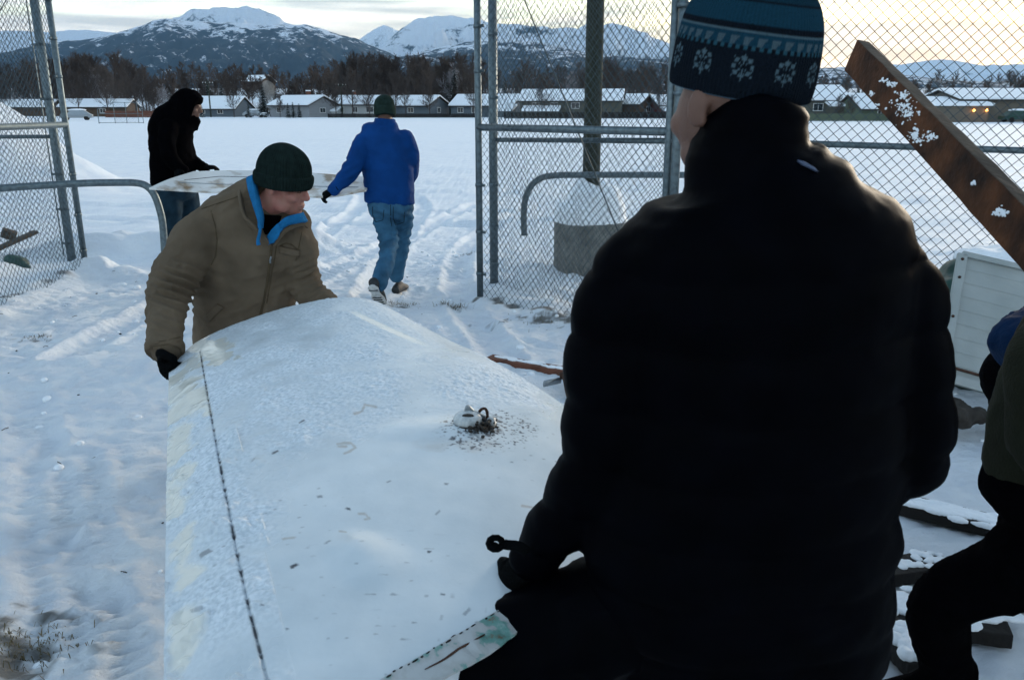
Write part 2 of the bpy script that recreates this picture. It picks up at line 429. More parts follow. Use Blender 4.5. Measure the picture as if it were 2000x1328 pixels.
def ground_z(x, y):
    near = 1 - sst(14, 40, np.hypot(x, y))
    z = .05 * fbm2(x * .45, y * .45, 3, 3) * near
    z = z + .010 * fbm2(x * 2.6, y * 2.6, 11, 3) * near + .0085 * fbm2(x * 11, y * 13, 17, 4, .6) * near + .0045 * fbm2(x * 12, y * 30, 18, 3, .6) * near + .012 * np.maximum(0, fbm2(x * 6, y * 6, 19, 5, .6) - .5) * near
    z = z + .05 * fbm2(x * .12, y * .3, 23, 3) * (1 - near) * (1 - sst(120, 160, y))
    # wind-packed ripples on the field
    z = z + .03 * np.maximum(0, vn2(x * .5, y * 1.5, 31)) * sst(10, 14, y) * (1 - sst(60, 100, y))
    # ploughed ridge just beyond the gate line
    d, a, s = poly_dist(x, y, smooth_path([(-5.2, 9.7), (-4.1, 9.9), (-3.1, 9.6), (-2.5, 9.9)]))
    z = z + (.20 + .10 * fbm2(x * 2.2, y * 2.2, 41, 3)) * np.exp(-(d / .42) ** 2)
    d, a, s = poly_dist(x, y, smooth_path([(-4.5, 8.5), (-3.7, 8.3), (-2.9, 8.75), (-2.3, 8.7)]))
    z = z + (.09 + .06 * fbm2(x * 3, y * 3, 43, 3)) * np.exp(-(d / .25) ** 2)
    # drifts under the two gate leaves
    for pts, h in (([(-4.45, 8.5), (-4.36, 6.7), (-4.3, 4)], .07), ([(-.29, 7.3), (.4, 6.55), (1.2, 5.7)], .05)):
        d, a, s = poly_dist(x, y, pts); z = z + (h + .03 * vn2(x * 5, y * 5, 47)) * np.exp(-(d / .22) ** 2)
    # heap of cleared snow at the far left
    e = np.sqrt(((x + 12.9) / 3.35) ** 2 + ((y - 17.5) / 2.6) ** 2)
    z = z + (2.2 + .3 * fbm2(x * .8, y * .8, 51, 4) + .10 * fbm2(x * 3, y * 3, 52, 3)) * np.exp(-(e ** 4))
    e = np.sqrt(((x + 9.1) / .9) ** 2 + ((y - 17.2) / 1.2) ** 2)
    z = z + (.20 + .15 * fbm2(x * 1.5, y * 1.5, 53, 4)) * np.exp(-(e ** 2))
    # lumps behind the left leaf
    e = np.hypot(x + 5.6, y - 7.9); z = z + (.22 + .1 * fbm2(x * 2.5, y * 2.5, 57, 3)) * np.exp(-(e / .8) ** 2)
    # rise of the land beyond the houses
    z = z + 11 * sst(235, 420, y) + 25 * sst(500, 2600, y)
    # round the pole's footing
    for pts, hw, dep, per, th in TRACKS:
        d, a, s = poly_dist(x, y, smooth_path(pts))
        prof = np.exp(-(d / hw) ** 4)
        rim = np.exp(-((d - hw * 1.35) / (hw * .35)) ** 2)
        z = z - dep * prof * (.8 + .4 * vn2(x * 2, y * 2, 61)) + dep * .55 * rim * (1 + .6 * vn2(x * 4, y * 4, 63))
        z = z + prof * th * np.sin(a * 2 * math.pi / per + 2.2 * vn2(x * 7, y * 7, 67) + s * d * 9) * np.clip(.55 + 1.1 * vn2(x * 2.2, y * 2.2, 69), 0, 1)
    for fx, fy, fa, fd in FEET:
        k = (np.abs(x - fx) < .4) & (np.abs(y - fy) < .4)
        if not k.any(): continue
        dx, dy = x[k] - fx, y[k] - fy
        u, v = (dx * math.cos(fa) + dy * math.sin(fa)) / .15, (-dx * math.sin(fa) + dy * math.cos(fa)) / .065
        e = np.sqrt(u * u + v * v)
        z[k] = z[k] - fd * np.exp(-e ** 4) + fd * .45 * np.exp(-((e - 1.35) / .3) ** 2)
    return z
GZ = ground_z(GX, GY)
def gz_at(x, y): return float(ground_z(np.array([[x]], float), np.array([[y]], float))[0, 0])
nyy, nxx = GX.shape
gv = np.stack([GX, GY, GZ], -1).reshape(-1, 3)
idx = np.arange(nyy * nxx).reshape(nyy, nxx)
gf = np.stack([idx[:-1, :-1], idx[:-1, 1:], idx[1:, 1:], idx[1:, :-1]], -1).reshape(-1, 4)
gme = bpy.data.meshes.new('snow_ground'); gme.from_pydata(gv.tolist(), [], gf.tolist()); gme.update()
# bare earth and grass showing through the snow
bare = np.zeros(len(gv))
for px, py, rx, ry in ((40, 1275, .15, .10), (85, 1212, .07, .05), (790, 602, .10, .06), (885, 604, .07, .06), (915, 492, .06, .05), (8, 1330, .12, .12), (70, 660, .09, .05), (1075, 628, .3, .08)):
    c = G(px, py)
    e = np.hypot((gv[:, 0] - c.x) / rx, (gv[:, 1] - c.y) / ry)
    k = e < 3
    bare[k] = np.maximum(bare[k], np.clip(1.0 - e[k] + 1.5 * fbm2(gv[k, 0] * 20, gv[k, 1] * 20, 71, 3), 0, 1) * .85)
d, a, s = poly_dist(gv[:, 0], gv[:, 1], [(-.29, 7.22), (1.1, 5.75)])
bare = np.maximum(bare, np.clip(.9 - d / .07 + 1.2 * fbm2(gv[:, 0] * 9, gv[:, 1] * 9, 73, 3), 0, .85) * (d < .3))
d, a, s = poly_dist(gv[:, 0], gv[:, 1], [(-4.46, 8.4), (-4.36, 6.5)])
bare = np.maximum(bare, np.clip(.5 - d / .08 + 1.2 * fbm2(gv[:, 0] * 9, gv[:, 1] * 9, 75, 3), 0, .7) * (d < .3))
set_tint(gme, np.stack([bare, bare, bare], 1), 'bare')
sm = bpy.data.materials.new('trodden_snow'); sm.use_nodes = True
N, L = sm.node_tree.nodes, sm.node_tree.links; p = N['Principled BSDF']
t = N.new('ShaderNodeTexCoord')
at = N.new('ShaderNodeAttribute'); at.attribute_name = 'bare'
nb = N.new('ShaderNodeTexNoise'); nb.inputs['Scale'].default_value = 3.0; nb.inputs['Detail'].default_value = 5
rb = N.new('ShaderNodeValToRGB'); rb.color_ramp.elements[0].color = (.73, .78, .84, 1); rb.color_ramp.elements[1].color = (.82, .86, .89, 1)
rb.color_ramp.elements[0].position = .35; rb.color_ramp.elements[1].position = .65
nd = N.new('ShaderNodeTexNoise'); nd.inputs['Scale'].default_value = 60; nd.inputs['Detail'].default_value = 4
rd = N.new('ShaderNodeValToRGB'); rd.color_ramp.elements[0].color = (.02, .017, .013, 1); rd.color_ramp.elements[1].color = (.10, .085, .055, 1)
mx = N.new('ShaderNodeMix'); mx.data_type = 'RGBA'
vo = N.new('ShaderNodeTexVoronoi'); vo.inputs['Scale'].default_value = 2.1
vr = N.new('ShaderNodeMapRange'); vr.inputs[1].default_value = .030; vr.inputs[2].default_value = .018; vr.clamp = True
no = N.new('ShaderNodeTexNoise'); no.inputs['Scale'].default_value = .6
nr_ = N.new('ShaderNodeMapRange'); nr_.inputs[1].default_value = .45; nr_.inputs[2].default_value = .6
mu = N.new('ShaderNodeMath'); mu.operation = 'MULTIPLY'; mxx = N.new('ShaderNodeMath'); mxx.operation = 'MAXIMUM'
for q in (nb, nd, vo, no): L.new(t.outputs['Object'], q.inputs['Vector'])
L.new(nb.outputs['Fac'], rb.inputs['Fac']); L.new(nd.outputs['Fac'], rd.inputs['Fac'])
L.new(vo.outputs['Distance'], vr.inputs[0]); L.new(no.outputs['Fac'], nr_.inputs[0]); L.new(vr.outputs[0], mu.inputs[0]); L.new(nr_.outputs[0], mu.inputs[1])
L.new(mu.outputs[0], mxx.inputs[0]); L.new(at.outputs['Fac'], mxx.inputs[1])
L.new(mxx.outputs[0], mx.inputs[0]); L.new(rb.outputs['Color'], mx.inputs[6]); L.new(rd.outputs['Color'], mx.inputs[7])
L.new(mx.outputs[2], p.inputs['Base Color']); p.inputs['Roughness'].default_value = .7; p.inputs['Specular IOR Level'].default_value = .25
b1 = N.new('ShaderNodeBump'); b1.inputs['Strength'].default_value = .75; b1.inputs['Distance'].default_value = .035
nf = N.new('ShaderNodeTexNoise'); nf.inputs['Scale'].default_value = 26; nf.inputs['Detail'].default_value = 11; nf.inputs['Roughness'].default_value = .74
L.new(t.outputs['Object'], nf.inputs['Vector']); L.new(nf.outputs['Fac'], b1.inputs['Height']); L.new(b1.outputs[0], p.inputs['Normal'])
ground = put('snow_ground', gme, sm); tag(ground, kind='structure')

# ------------------------------------------------------------------ mountains
def mtn_mat(name, treeline, snow_hi, sc):
    m = bpy.data.materials.new(name); m.use_nodes = True
    N, L = m.node_tree.nodes, m.node_tree.links; p = N['Principled BSDF']; p.inputs['Roughness'].default_value = .9; p.inputs['Specular IOR Level'].default_value = .1
    a = N.new('ShaderNodeAttribute'); a.attribute_name = 'tint'; s = N.new('ShaderNodeSeparateColor'); L.new(a.outputs['Color'], s.inputs[0])
    t = N.new('ShaderNodeTexCoord')
    n = N.new('ShaderNodeTexNoise'); n.inputs['Scale'].default_value = sc; n.inputs['Detail'].default_value = 10; n.inputs['Roughness'].default_value = .74
    L.new(t.outputs['Object'], n.inputs['Vector'])
    ad = N.new('ShaderNodeMath'); ad.operation = 'ADD'; L.new(s.outputs[0], ad.inputs[0])
    sb = N.new('ShaderNodeMath'); sb.operation = 'SUBTRACT'; sb.inputs[1].default_value = .5; L.new(n.outputs['Fac'], sb.inputs[0])
    ml = N.new('ShaderNodeMath'); ml.operation = 'MULTIPLY'; ml.inputs[1].default_value = 3.0; L.new(sb.outputs[0], ml.inputs[0]); L.new(ml.outputs[0], ad.inputs[1])
    r = N.new('ShaderNodeValToRGB'); r.color_ramp.elements[0].position = .42; r.color_ramp.elements[1].position = .62
    r.color_ramp.elements[0].color = (.013, .024, .036, 1); r.color_ramp.elements[1].color = (.66, .70, .76, 1)
    L.new(ad.outputs[0], r.inputs['Fac']); L.new(r.outputs['Color'], p.inputs['Base Color']); return m
def mountain(name, crest, D, Dn, m, gully=.5, seed=1, back=1.35, tree=(.25, .8), nx=520, ny=130, rough=.22, snow=(.05, .95), jag=1.0):
    """crest: (px, py) pairs giving the skyline at distance D; the face comes down toward us to distance Dn"""
    px = np.linspace(crest[0][0], crest[-1][0], nx)
    py = np.interp(px, [c[0] for c in crest], [c[1] for c in crest])
    k = np.array([.25, .5, .25])
    for _ in range(2): py = np.convolve(np.pad(py, 1, 'edge'), k, 'valid')
    py = py + jag * fbm2(px * .05, px * 0 + seed, seed, 4)
    r, u = (px - CX) / F, -(py - CY) / F
    dy = cs + u * sn
    H = CAMH + (-sn + u * cs) / dy * D; ax = r / dy
    v, tint = [], []
    T = np.concatenate([np.linspace(0, 1, ny), np.linspace(1, 2, 14)[1:]])
    for t in T:
        yy = Dn + (D - Dn) * t if t <= 1 else D * (1 + (t - 1) * (back - 1))
        x = ax * D * (1 if t > 1 else (.55 + .45 * t) ** .5) ; y = np.full(nx, yy)
        base = np.where(t <= 1, (t ** 1.55) * (1 - .12 * math.sin(math.pi * t)), max(0, 1 - (t - 1)))
        z = H * base
        amp = (t * (1 - t) * 3.2 if t <= 1 else .2)
        S = 1 / (D * .055)
        warp = .6 * vn2(x * S * .7, y * S * .7, seed + 40)
        rid = 1 - np.abs(fbm2(x * S + warp, y * S * .55 + warp, seed, 5))
        z = z + H * gully * amp * (rid - .62) * .55 + H * rough * fbm2(x * S * 3, y * S * 2, seed + 9, 6, .6) * (.25 * min(1, amp + .1))
        v.append(np.stack([x, y, z], 1))
        f = np.clip(z / H.max(), 0, 1)
        cover = snow[0] + (snow[1] - snow[0]) * sst(tree[0], tree[1], f + .10 * fbm2(x * S * 2, y * S * 2, seed + 20, 3))
        tint.append(cover + .12 * (rid - .6))
    v = np.concatenate(v); tint = np.concatenate(tint); rows = len(T)
    idx = np.arange(rows * nx).reshape(rows, nx)
    f = np.stack([idx[:-1, :-1], idx[:-1, 1:], idx[1:, 1:], idx[1:, :-1]], -1).reshape(-1, 4)
    me = bpy.data.meshes.new(name); me.from_pydata(v.tolist(), [], f.tolist()); me.update()
    set_tint(me, np.stack([tint] * 3, 1))
    return tag(put(name, me, m), kind='structure')
mm1 = mtn_mat('forested_snowy_slope', 0, 0, .016)
mm2 = mtn_mat('snowy_rock', 0, 0, .004)
mountain('mountain', [(-420, 120), (-200, 140), (-60, 118), (40, 96), (108, 81), (150, 80), (196, 73), (266, 57), (301, 41), (335, 36), (372, 42), (420, 44), (480, 46), (540, 50), (595, 49), (630, 57), (665, 68), (700, 79), (740, 96), (800, 122), (880, 150), (990, 175), (1200, 195)],
         5200, 2300, mm1, .55, 3, tree=(.56, 1.10), snow=(.15, .80))
mountain('mountain', [(60, 110), (150, 90), (230, 66), (300, 46), (340, 36), (372, 22), (410, 16), (450, 12), (484, 11), (512, 19), (538, 32), (560, 44), (600, 60), (660, 90)],
         7200, 5200, mm2, .5, 8, tree=(.2, .75), snow=(.25, .74), rough=.5, jag=2)
mountain('mountain', [(-500, 80), (-300, 60), (-100, 66), (20, 60), (100, 64), (160, 58), (220, 64), (300, 70), (400, 80), (520, 90)],
         8600, 6500, mm2, .6, 31, tree=(-.1, .45), snow=(.5, 1.1))
mountain('mountain', [(560, 140), (680, 90), (727, 62), (750, 51), (762, 56), (776, 62), (795, 70), (830, 90)],
         8900, 6900, mm2, .6, 15, tree=(-.2, .6), snow=(.4, .74), rough=.5, jag=2)
mountain('mountain', [(600, 175), (690, 120), (746, 95), (765, 76), (780, 62), (800, 44), (817, 36), (850, 34), (877, 30), (905, 34), (930, 40), (960, 46), (997, 46), (1050, 53), (1125, 53), (1160, 49), (1185, 47), (1215, 51), (1237, 57), (1275, 72), (1312, 90), (1380, 118), (1460, 140), (1560, 165), (1700, 190)],
         7000, 4600, mm2, .75, 22, tree=(.30, .60), snow=(.22, .78), rough=.6, jag=2.2)
mountain('mountain', [(560, 190), (700, 150), (780, 112), (860, 92), (930, 80), (985, 77), (1030, 81), (1087, 90), (1162, 108), (1230, 112), (1312, 118), (1420, 140), (1600, 170), (1800, 190)],
         4300, 2000, mm1, .5, 27, tree=(.45, 1.25), snow=(.18, .80))
mountain('mountain', [(1250, 150), (1400, 136), (1520, 134), (1600, 133), (1660, 134), (1750, 145), (1850, 157), (1920, 160), (2000, 158), (2150, 150), (2400, 140)],
         3600, 1500, mm1, .4, 35, tree=(.2, 1.4), snow=(.34, .6))
mountain('mountain', [(1500, 160), (1640, 132), (1760, 126), (1840, 116), (1920, 128), (2020, 124), (2150, 110), (2400, 100)],
         8800, 6000, mm2, .5, 44, tree=(-.2, .6), snow=(.5, 1.0))

# ------------------------------------------------------------------ chain-link gates and fences
def chainlink(A, B, z0, z1, cell=.0508, r=.0024, sag=.012, seed=0):
    """woven zigzag wires filling a vertical panel from A to B"""
    A, B = Vector((*A, 0)), Vector((*B, 0)); d = (B - A); Ln = d.length; d.normalize(); nrm = Vector((-d.y, d.x, 0))
    w = cell * math.sqrt(2); h = w / 2
    nw = int(Ln / (w / 2)); nz = int((z1 - z0) / h)
    vs, fs = [], []
    rg = np.random.RandomState(seed)
    for i in range(nw):
        x0 = i * w / 2
        base = len(vs)
        for j in range(nz + 1):
            sd = 1 if (j + i) % 2 else 0
            x = x0 + sd * w / 2 * 1.06 - .0
            z = z0 + j * h
            wob = .010 * math.sin(x0 * 3.1 + z * 1.7 + seed) + .006 * math.sin(x0 * 9 + z * 5)
            off = (r * .9 if sd else -r * .9) + wob + sag * math.sin(z * 2.3 + x0 * 2)
            c = A + d * x + nrm * off + Vector((0, 0, z + .004 * math.sin(x0 * 7 + z * 6)))
            # a square section across the wire's run
            for q in ((1, 0), (0, 1), (-1, 0), (0, -1)):
                vs.append(c + d * (q[0] * r * 1.25) + nrm * (q[1] * r))
        for j in range(nz):
            for k in range(4):
                a = base + j * 4 + k; b2 = base + j * 4 + (k + 1) % 4
                fs.append((a, b2, b2 + 4, a + 4))
    mb = MB(); mb.v = [tuple(p) for p in vs]; mb.f = fs
    return mb
def vpost(mb, x, y, z0, z1, r, n=14): mb.tube([(x, y, z0), (x, y, z1)], r, n)
def bands(parent, x, y, zs, r, dirv):
    d = Vector(dirv).normalized()
    for z in zs:
        b = MB(); b.tube([(x, y, z - .014), (x, y, z + .014)], r + .005, 14)
        b.box(Vector((x, y, z)) + d * (r + .022), (.05, .012, .024), Matrix.Rotation(math.atan2(d.y, d.x), 3, 'Z'))
        b.build('tension_band', M['galv'], parent)
HT = 3.05
def gate_leaf(label, free, hinge, z0f, z0h, brace_z, seed, group):
    g = thing('chain_link_gate', label, 'gate', (*free, 0), group)
    A, B = Vector((*free, 0)), Vector((*hinge, 0)); d = (B - A).normalized()
    a = MB(); vpost(a, A.x, A.y, z0f - .02, HT, .029); a.build('stile', M['galv'], g)
    Bi = B - d * .066
    a = MB(); vpost(a, Bi.x, Bi.y, z0h, HT, .027); a.build('stile', M['galv'], g)
    a = MB(); a.tube([A + Vector((0, 0, brace_z)), Bi + Vector((0, 0, brace_z))], .029, 14); a.build('cross_brace', M['galv'], g)
    a = MB(); a.tube([A + Vector((0, 0, HT - .03)), Bi + Vector((0, 0, HT - .03))], .027, 14); a.build('top_rail', M['galv'], g)
    cl = chainlink(A + d * .03 if 0 else (A + d * .03)[:2], (Bi - d * .03)[:2], min(z0f, z0h) - .03, HT - .05, seed=seed); cl.build('wire_mesh', M['wire'], g, smooth=False)
    a = MB(); a.tube([A + d * .25 + Vector((0, 0, HT - .1)), Bi - d * .1 + Vector((0, 0, .25))], .005, 6); a.build('truss_rod', M['wire'], g)
    bands(g, A.x, A.y, (.25, .62, 1.02, 1.95, 2.3, 2.65), .029, d)
    return g
P935 = U(938, 588, 7.18); LFREE = (P935.x, P935.y); HINGE = (U(1326, 200, 5.75).x, 5.75)
P172 = U(170, 540, 8.4); RFREE = (P172.x, P172.y)
lh = U(-260, 600, 5.4); LH = (-4.25, 4.6)
gate_leaf('galvanised chain-link gate leaf swung open behind the man in the black puffer jacket', LFREE, HINGE, .02, -.02, 1.50, 1, 'open leaves of the chain-link gate')
gate_leaf('galvanised chain-link gate leaf standing open at the left edge of the picture', RFREE, LH, .03, .0, 1.50, 2, 'open leaves of the chain-link gate')
def fence(label, P, rail_z, posts, seed, rad=.036, top=True, bars=True):
    g = thing('chain_link_fence', label, 'fence', (*P[0], 0), 'chain-link fence panels')
    for x, y, r in posts:
        a = MB(); vpost(a, x, y, -.3, HT + .05, r); a.ell((x, y, HT + .05), (r * 1.1, r * 1.1, r * .7)); a.build('post', M['galv'], g)
    for i, (p, q) in enumerate(zip(P[:-1], P[1:])):
        p, q = Vector((*p, 0)), Vector((*q, 0)); d = (q - p).normalized()
        a = MB(); a.tube([p + Vector((0, 0, rail_z[i])), q + Vector((0, 0, rail_z[i + 1]))], .021, 12); a.build('middle_rail', M['galv'], g)
        a = MB(); a.tube([p + Vector((0, 0, HT - .02)), q + Vector((0, 0, HT - .02))], .021, 12); a.build('top_rail', M['galv'], g)
        off = Vector((-d.y, d.x, 0)) * -.03
        chainlink((p + d * .09 + off)[:2], (q - d * .06 + off)[:2], -.05, HT, seed=seed + i).build('wire_mesh', M['wire'], g, smooth=False)
        if bars:
            e = p + d * .09 + off
            a = MB(); a.box((e.x, e.y, HT / 2), (.006, .018, HT - .1)); a.build('tension_bar', M['galv'], g)
            bands(g, p.x, p.y, (.2, .58, .96, 1.75, 2.3), .04, d)
    return g
P965 = U(965, 556, 7.95); FP = (P965.x, P965.y)
fence('chain-link fence panel running from the gate post back beside the open gate leaf', [FP, HINGE], [1.37, 1.44], [(*FP, .041)], 5)
FR = U(2000, 300, 5.15); far_r = (Vector((FR.x, FR.y)) - Vector(HINGE)); e2 = tuple(Vector(HINGE) + far_r * 2.0)
fence('chain-link fence panel right of the black puffer jacket with a board leaning before it', [HINGE, e2], [1.45, 1.36], [(*HINGE, .031), (*e2, .031)], 7)
P140 = U(140, 505, 9.2); FL = (P140.x, P140.y)
fence('chain-link fence panel behind the left gate leaf in front of the snow heap', [FL, (FL[0] - 3.2, FL[1] - .35), (FL[0] - 6.4, FL[1] - .8)], [1.36, 1.36, 1.36], [(*FL, .045), (FL[0] - 3.2, FL[1] - .35, .032), (FL[0] - 6.4, FL[1] - .8, .032)], 9)
# bent-pipe barriers across the vehicle opening
def barrier(label, pts, post, r=.030):
    g = thing('pipe_barrier', label, 'barrier', (post[0], post[1], 0), 'bent pipe barriers beside the gate')
    a = MB(); a.tube(pts, r, 14, sub=4); a.build('arm', M['galv'], g)
    a = MB(); vpost(a, post[0], post[1], -.3, post[2] + .05, .055); a.ell((post[0], post[1], post[2] + .05), (.058, .058, .03)); a.build('post', M['galv'], g)
    return g
YR = 8.0
barrier('bent grey pipe barrier beside the green wooden pole, seen through the right gate leaf', [U(1024, 460, YR), U(1023, 425, YR), U(1025, 395, YR), U(1034, 368, YR), U(1055, 349, YR), U(1085, 343, YR), U(1140, 342, YR), U(1310, 342, YR), U(1480, 343, YR)], (*U(1480, 343, YR)[:2], U(1480, 343, YR).z))
YL = 7.05
barrier('bent grey pipe barrier reaching past the left gate post to the hooded man', [U(324, 560, YL), U(322, 500, YL), U(318, 440, YL), U(312, 410, YL), U(302, 382, YL), U(288, 365, YL), U(268, 358, YL), U(230, 357, YL), U(145, 359, YL - .1), U(0, 368, YL - .35), U(-160, 380, YL - .7)], (*U(-160, 380, YL - .7)[:2], U(-160, 380, YL - .7).z))

# light pole in its concrete footing
c = U(1150, 528, 8.85)
g = thing('wooden_pole', 'thick dark green wooden pole in a round concrete footing behind the right gate leaf', 'pole', (c.x, c.y, 0))
a = MB(); a.tube([(c.x, c.y, 0), (c.x, c.y, 3), (c.x, c.y, 9)], [.093, .088, .075], 20); a.build('pole_shaft', M['pole'], g)
a = MB(); zt = .50
a.tube([(c.x, c.y, -.2), (c.x, c.y, zt - .015), (c.x, c.y, zt)], [.385, .385, .372], 40); smart_smooth(a.build('footing', M['concrete'], g))
a = MB(); ring = []
a.tube([(c.x, c.y, zt - .01), (c.x, c.y, zt + .04), (c.x + .015, c.y, zt + .12), (c.x + .02, c.y, zt + .22), (c.x, c.y, zt + .31), (c.x - .01, c.y, zt + .38), (c.x, c.y, zt + .41)], [.40, .39, .36, .31, .25, .16, .10], 40, sub=4)
me = remesh(a, 'snow_cap', .018, 3, lambda co, nr: .018 * fbm3(co[:, 0] * 6, co[:, 1] * 6, co[:, 2] * 6, 81, 3)); put('snow_cap', me, M['snowcap'], g)

# ------------------------------------------------------------------ trees
def rand_dir(rg, base, spread):
    v = Vector((rg.gauss(0, 1), rg.gauss(0, 1), rg.gauss(0, 1))).normalized()
    return (base.normalized() + v * spread).normalized()
def bare_tree_mesh(seed, h, nb=26, ns=7, nt=5, width=.32, tw=.016):
    rg = random.Random(seed); tr, cr = MB(), MB()
    def tri(mb, pts, r):
        vs = []; n = 3
        for i, p in enumerate(pts):
            for k in range(n):
                w = 2.1 * k; rr = r[i]
                vs.append(p + Vector((math.cos(w) * rr, math.sin(w) * rr, .3 * rr * (k - 1))))
        fs = [(i * n + k, i * n + (k + 1) % n, (i + 1) * n + (k + 1) % n, (i + 1) * n + k) for i in range(len(pts) - 1) for k in range(n)]
        mb.add(vs, fs)
    pts = [Vector((0, 0, -.3))]; d = Vector((rg.uniform(-.05, .05), rg.uniform(-.05, .05), 1))
    for i in range(8):
        d = (d + Vector((rg.uniform(-.09, .09), rg.uniform(-.09, .09), .05))).normalized(); pts.append(pts[-1] + d * (h * .95 / 8))
    r0 = h * .012 + .03
    tr.tube(pts, [r0 * (1 - i / 8.6) + .012 for i in range(9)], 6, sub=1)
    for b in range(nb):
        f = rg.uniform(.22, .98); q = f * 8; i = min(int(q), 7); p = pts[i].lerp(pts[i + 1], q - i)
        a = rg.uniform(0, 6.283); up = .55 + .7 * f
        ln = h * width * (1.12 - f) ** .75 * rg.uniform(.7, 1.2)
        d = Vector((math.cos(a), math.sin(a), up)).normalized()
        bp = [p]
        for k in range(4):
            d = rand_dir(rg, d + Vector((0, 0, .12)), .16); bp.append(bp[-1] + d * ln / 4)
        rb = r0 * .33 * (1 - f * .6)
        tri(cr, bp, [rb * (1 - k / 5) + .006 for k in range(5)])
        for s in range(ns):
            g = rg.uniform(.15, 1) * 4; i = min(int(g), 3); sp = bp[i].lerp(bp[i + 1], g - i)
            sd = rand_dir(rg, bp[i + 1] - bp[i], .7); sl = ln * rg.uniform(.22, .5)
            s1 = sp + sd * sl * .5; sd2 = rand_dir(rg, sd + Vector((0, 0, .2)), .3); s2 = s1 + sd2 * sl * .5
            tri(cr, [sp, s1, s2], [tw * 1.3, tw, tw * .5])
            for t in range(nt):
                tp = sp.lerp(s2, rg.uniform(.2, 1)); td = rand_dir(rg, sd2, .8)
                tri(cr, [tp, tp + td * sl * rg.uniform(.3, .6)], [tw * .75, tw * .3])
    return tr, cr
def conifer_mesh(seed, h, w=.24):
    rg = random.Random(seed); tr, nd, sn_ = MB(), MB(), MB()
    tr.tube([(0, 0, -.3), (0, 0, h * .97)], [h * .014 + .03, .012], 6)
    n = int(150 + h * 26)
    for i in range(n):
        f = (i / n) ** .85; z = h * (.05 + .93 * f); a = rg.uniform(0, 6.283)
        ln = h * w * (1 - f) ** .85 * rg.uniform(.55, 1.15) + .12
        d = Vector((math.cos(a), math.sin(a), 0)); s = Vector((-d.y, d.x, 0)); dr = rg.uniform(.25, .55) * (1 - .5 * f)
        for k in range(4):
            t0, t1 = k / 4, (k + 1.25) / 4
            p0 = Vector((0, 0, z)) + d * ln * t0 - Vector((0, 0, dr * ln * t0 * t0)); p1 = Vector((0, 0, z)) + d * ln * t1 - Vector((0, 0, dr * ln * t1 * t1))
            wd = ln * .20 * (1.2 - t0) * rg.uniform(.7, 1.3); hang = Vector((0, 0, -wd * rg.uniform(.4, 1.1)))
            for sg in (-1, 1):
                q = p0.lerp(p1, rg.uniform(.4, .9)) + s * sg * wd + hang * .6
                nd.add([p0, p1, q], [(0, 1, 2)])
            nd.add([p0, p1, p0.lerp(p1, .5) + hang], [(0, 1, 2)])
            if rg.random() < .16 and k > 0:
                e = Vector((0, 0, .03)); sn_.add([p0 + e, p1 + e, p0.lerp(p1, .6) + s * wd * .7 + e + hang * .2, p0.lerp(p1, .4) - s * wd * .7 + e + hang * .2], [(0, 2, 1), (0, 1, 3)])
    return tr, nd, sn_
def gr(x, y): return 11 * float(sst(235, 420, y)) + 25 * float(sst(500, 2600, y))
TV = []
for i, (nb, w, h0) in enumerate(((40, .38, 10), (40, .46, 10), (46, .33, 10), (38, .52, 10), (32, .42, 10))):
    tr, cr = bare_tree_mesh(100 + i, h0, nb, 9, 7, w, .027 if i < 4 else .036)
    TV.append((tr.mesh('trunk'), cr.mesh('crown')))
CROWNM = [M['bark'], M['bark'], M['bark'], M['bark2'], M['frost']]
for (tm, cm), m in zip(TV, CROWNM): tm.materials.append(M['bark']); cm.materials.append(m)
TREE_LABEL = ['bare grey-brown leafless tree with upright branches in the band behind the houses', 'bare leafless tree with a wide twiggy crown behind the houses', 'narrow bare birch-like tree with fine twigs behind the houses', 'bare reddish-brown tree with a broad rounded crown behind the houses', 'pale frosted leafless tree among the darker bare trees']
def place_tree(px, Y, top_py, k, label=None, cat='tree'):
    x = U(px, 200, Y).x; z0 = gr(x, Y)
    zt = U(px, top_py, Y).z; h = max(2.2, zt - z0)
    g = thing('bare_tree', label or TREE_LABEL[k], cat, (x, Y, z0 - .05), 'bare trees behind the houses', random.uniform(0, 6.28))
    s = h / 10.0; g.scale = (s, s, s)
    for nm, me in zip(('trunk', 'crown'), TV[k]):
        o = bpy.data.objects.new(nm, me); link(o); o.parent = g
    return g
rt = random.Random(21)
def top_line(px):
    return float(np.interp(px, [-200, 100, 180, 250, 300, 400, 470, 540, 640, 680, 700, 760, 820, 850, 900, 930, 990, 1060, 1130, 1170, 1220, 1300, 1600, 1700, 1800, 1900, 2000, 2200],
                           [120, 108, 98, 104, 118, 138, 142, 140, 146, 120, 96, 104, 100, 110, 96, 108, 130, 140, 130, 112, 116, 140, 158, 168, 172, 168, 176, 170]))
for i in range(150):
    px = rt.choice([rt.uniform(90, 480), rt.uniform(90, 480), rt.uniform(480, 940), rt.uniform(660, 940), rt.uniform(940, 1320), rt.uniform(1320, 2050), rt.uniform(-150, 120)])
    k = rt.choice([0, 0, 1, 1, 2, 2, 3, 0, 4]) if not 1120 < px < 1260 else rt.choice([3, 3, 1])
    place_tree(px, rt.uniform(196, 250), top_line(px) + abs(rt.gauss(0, 17)) + rt.choice([0, 0, 0, 30]), k)
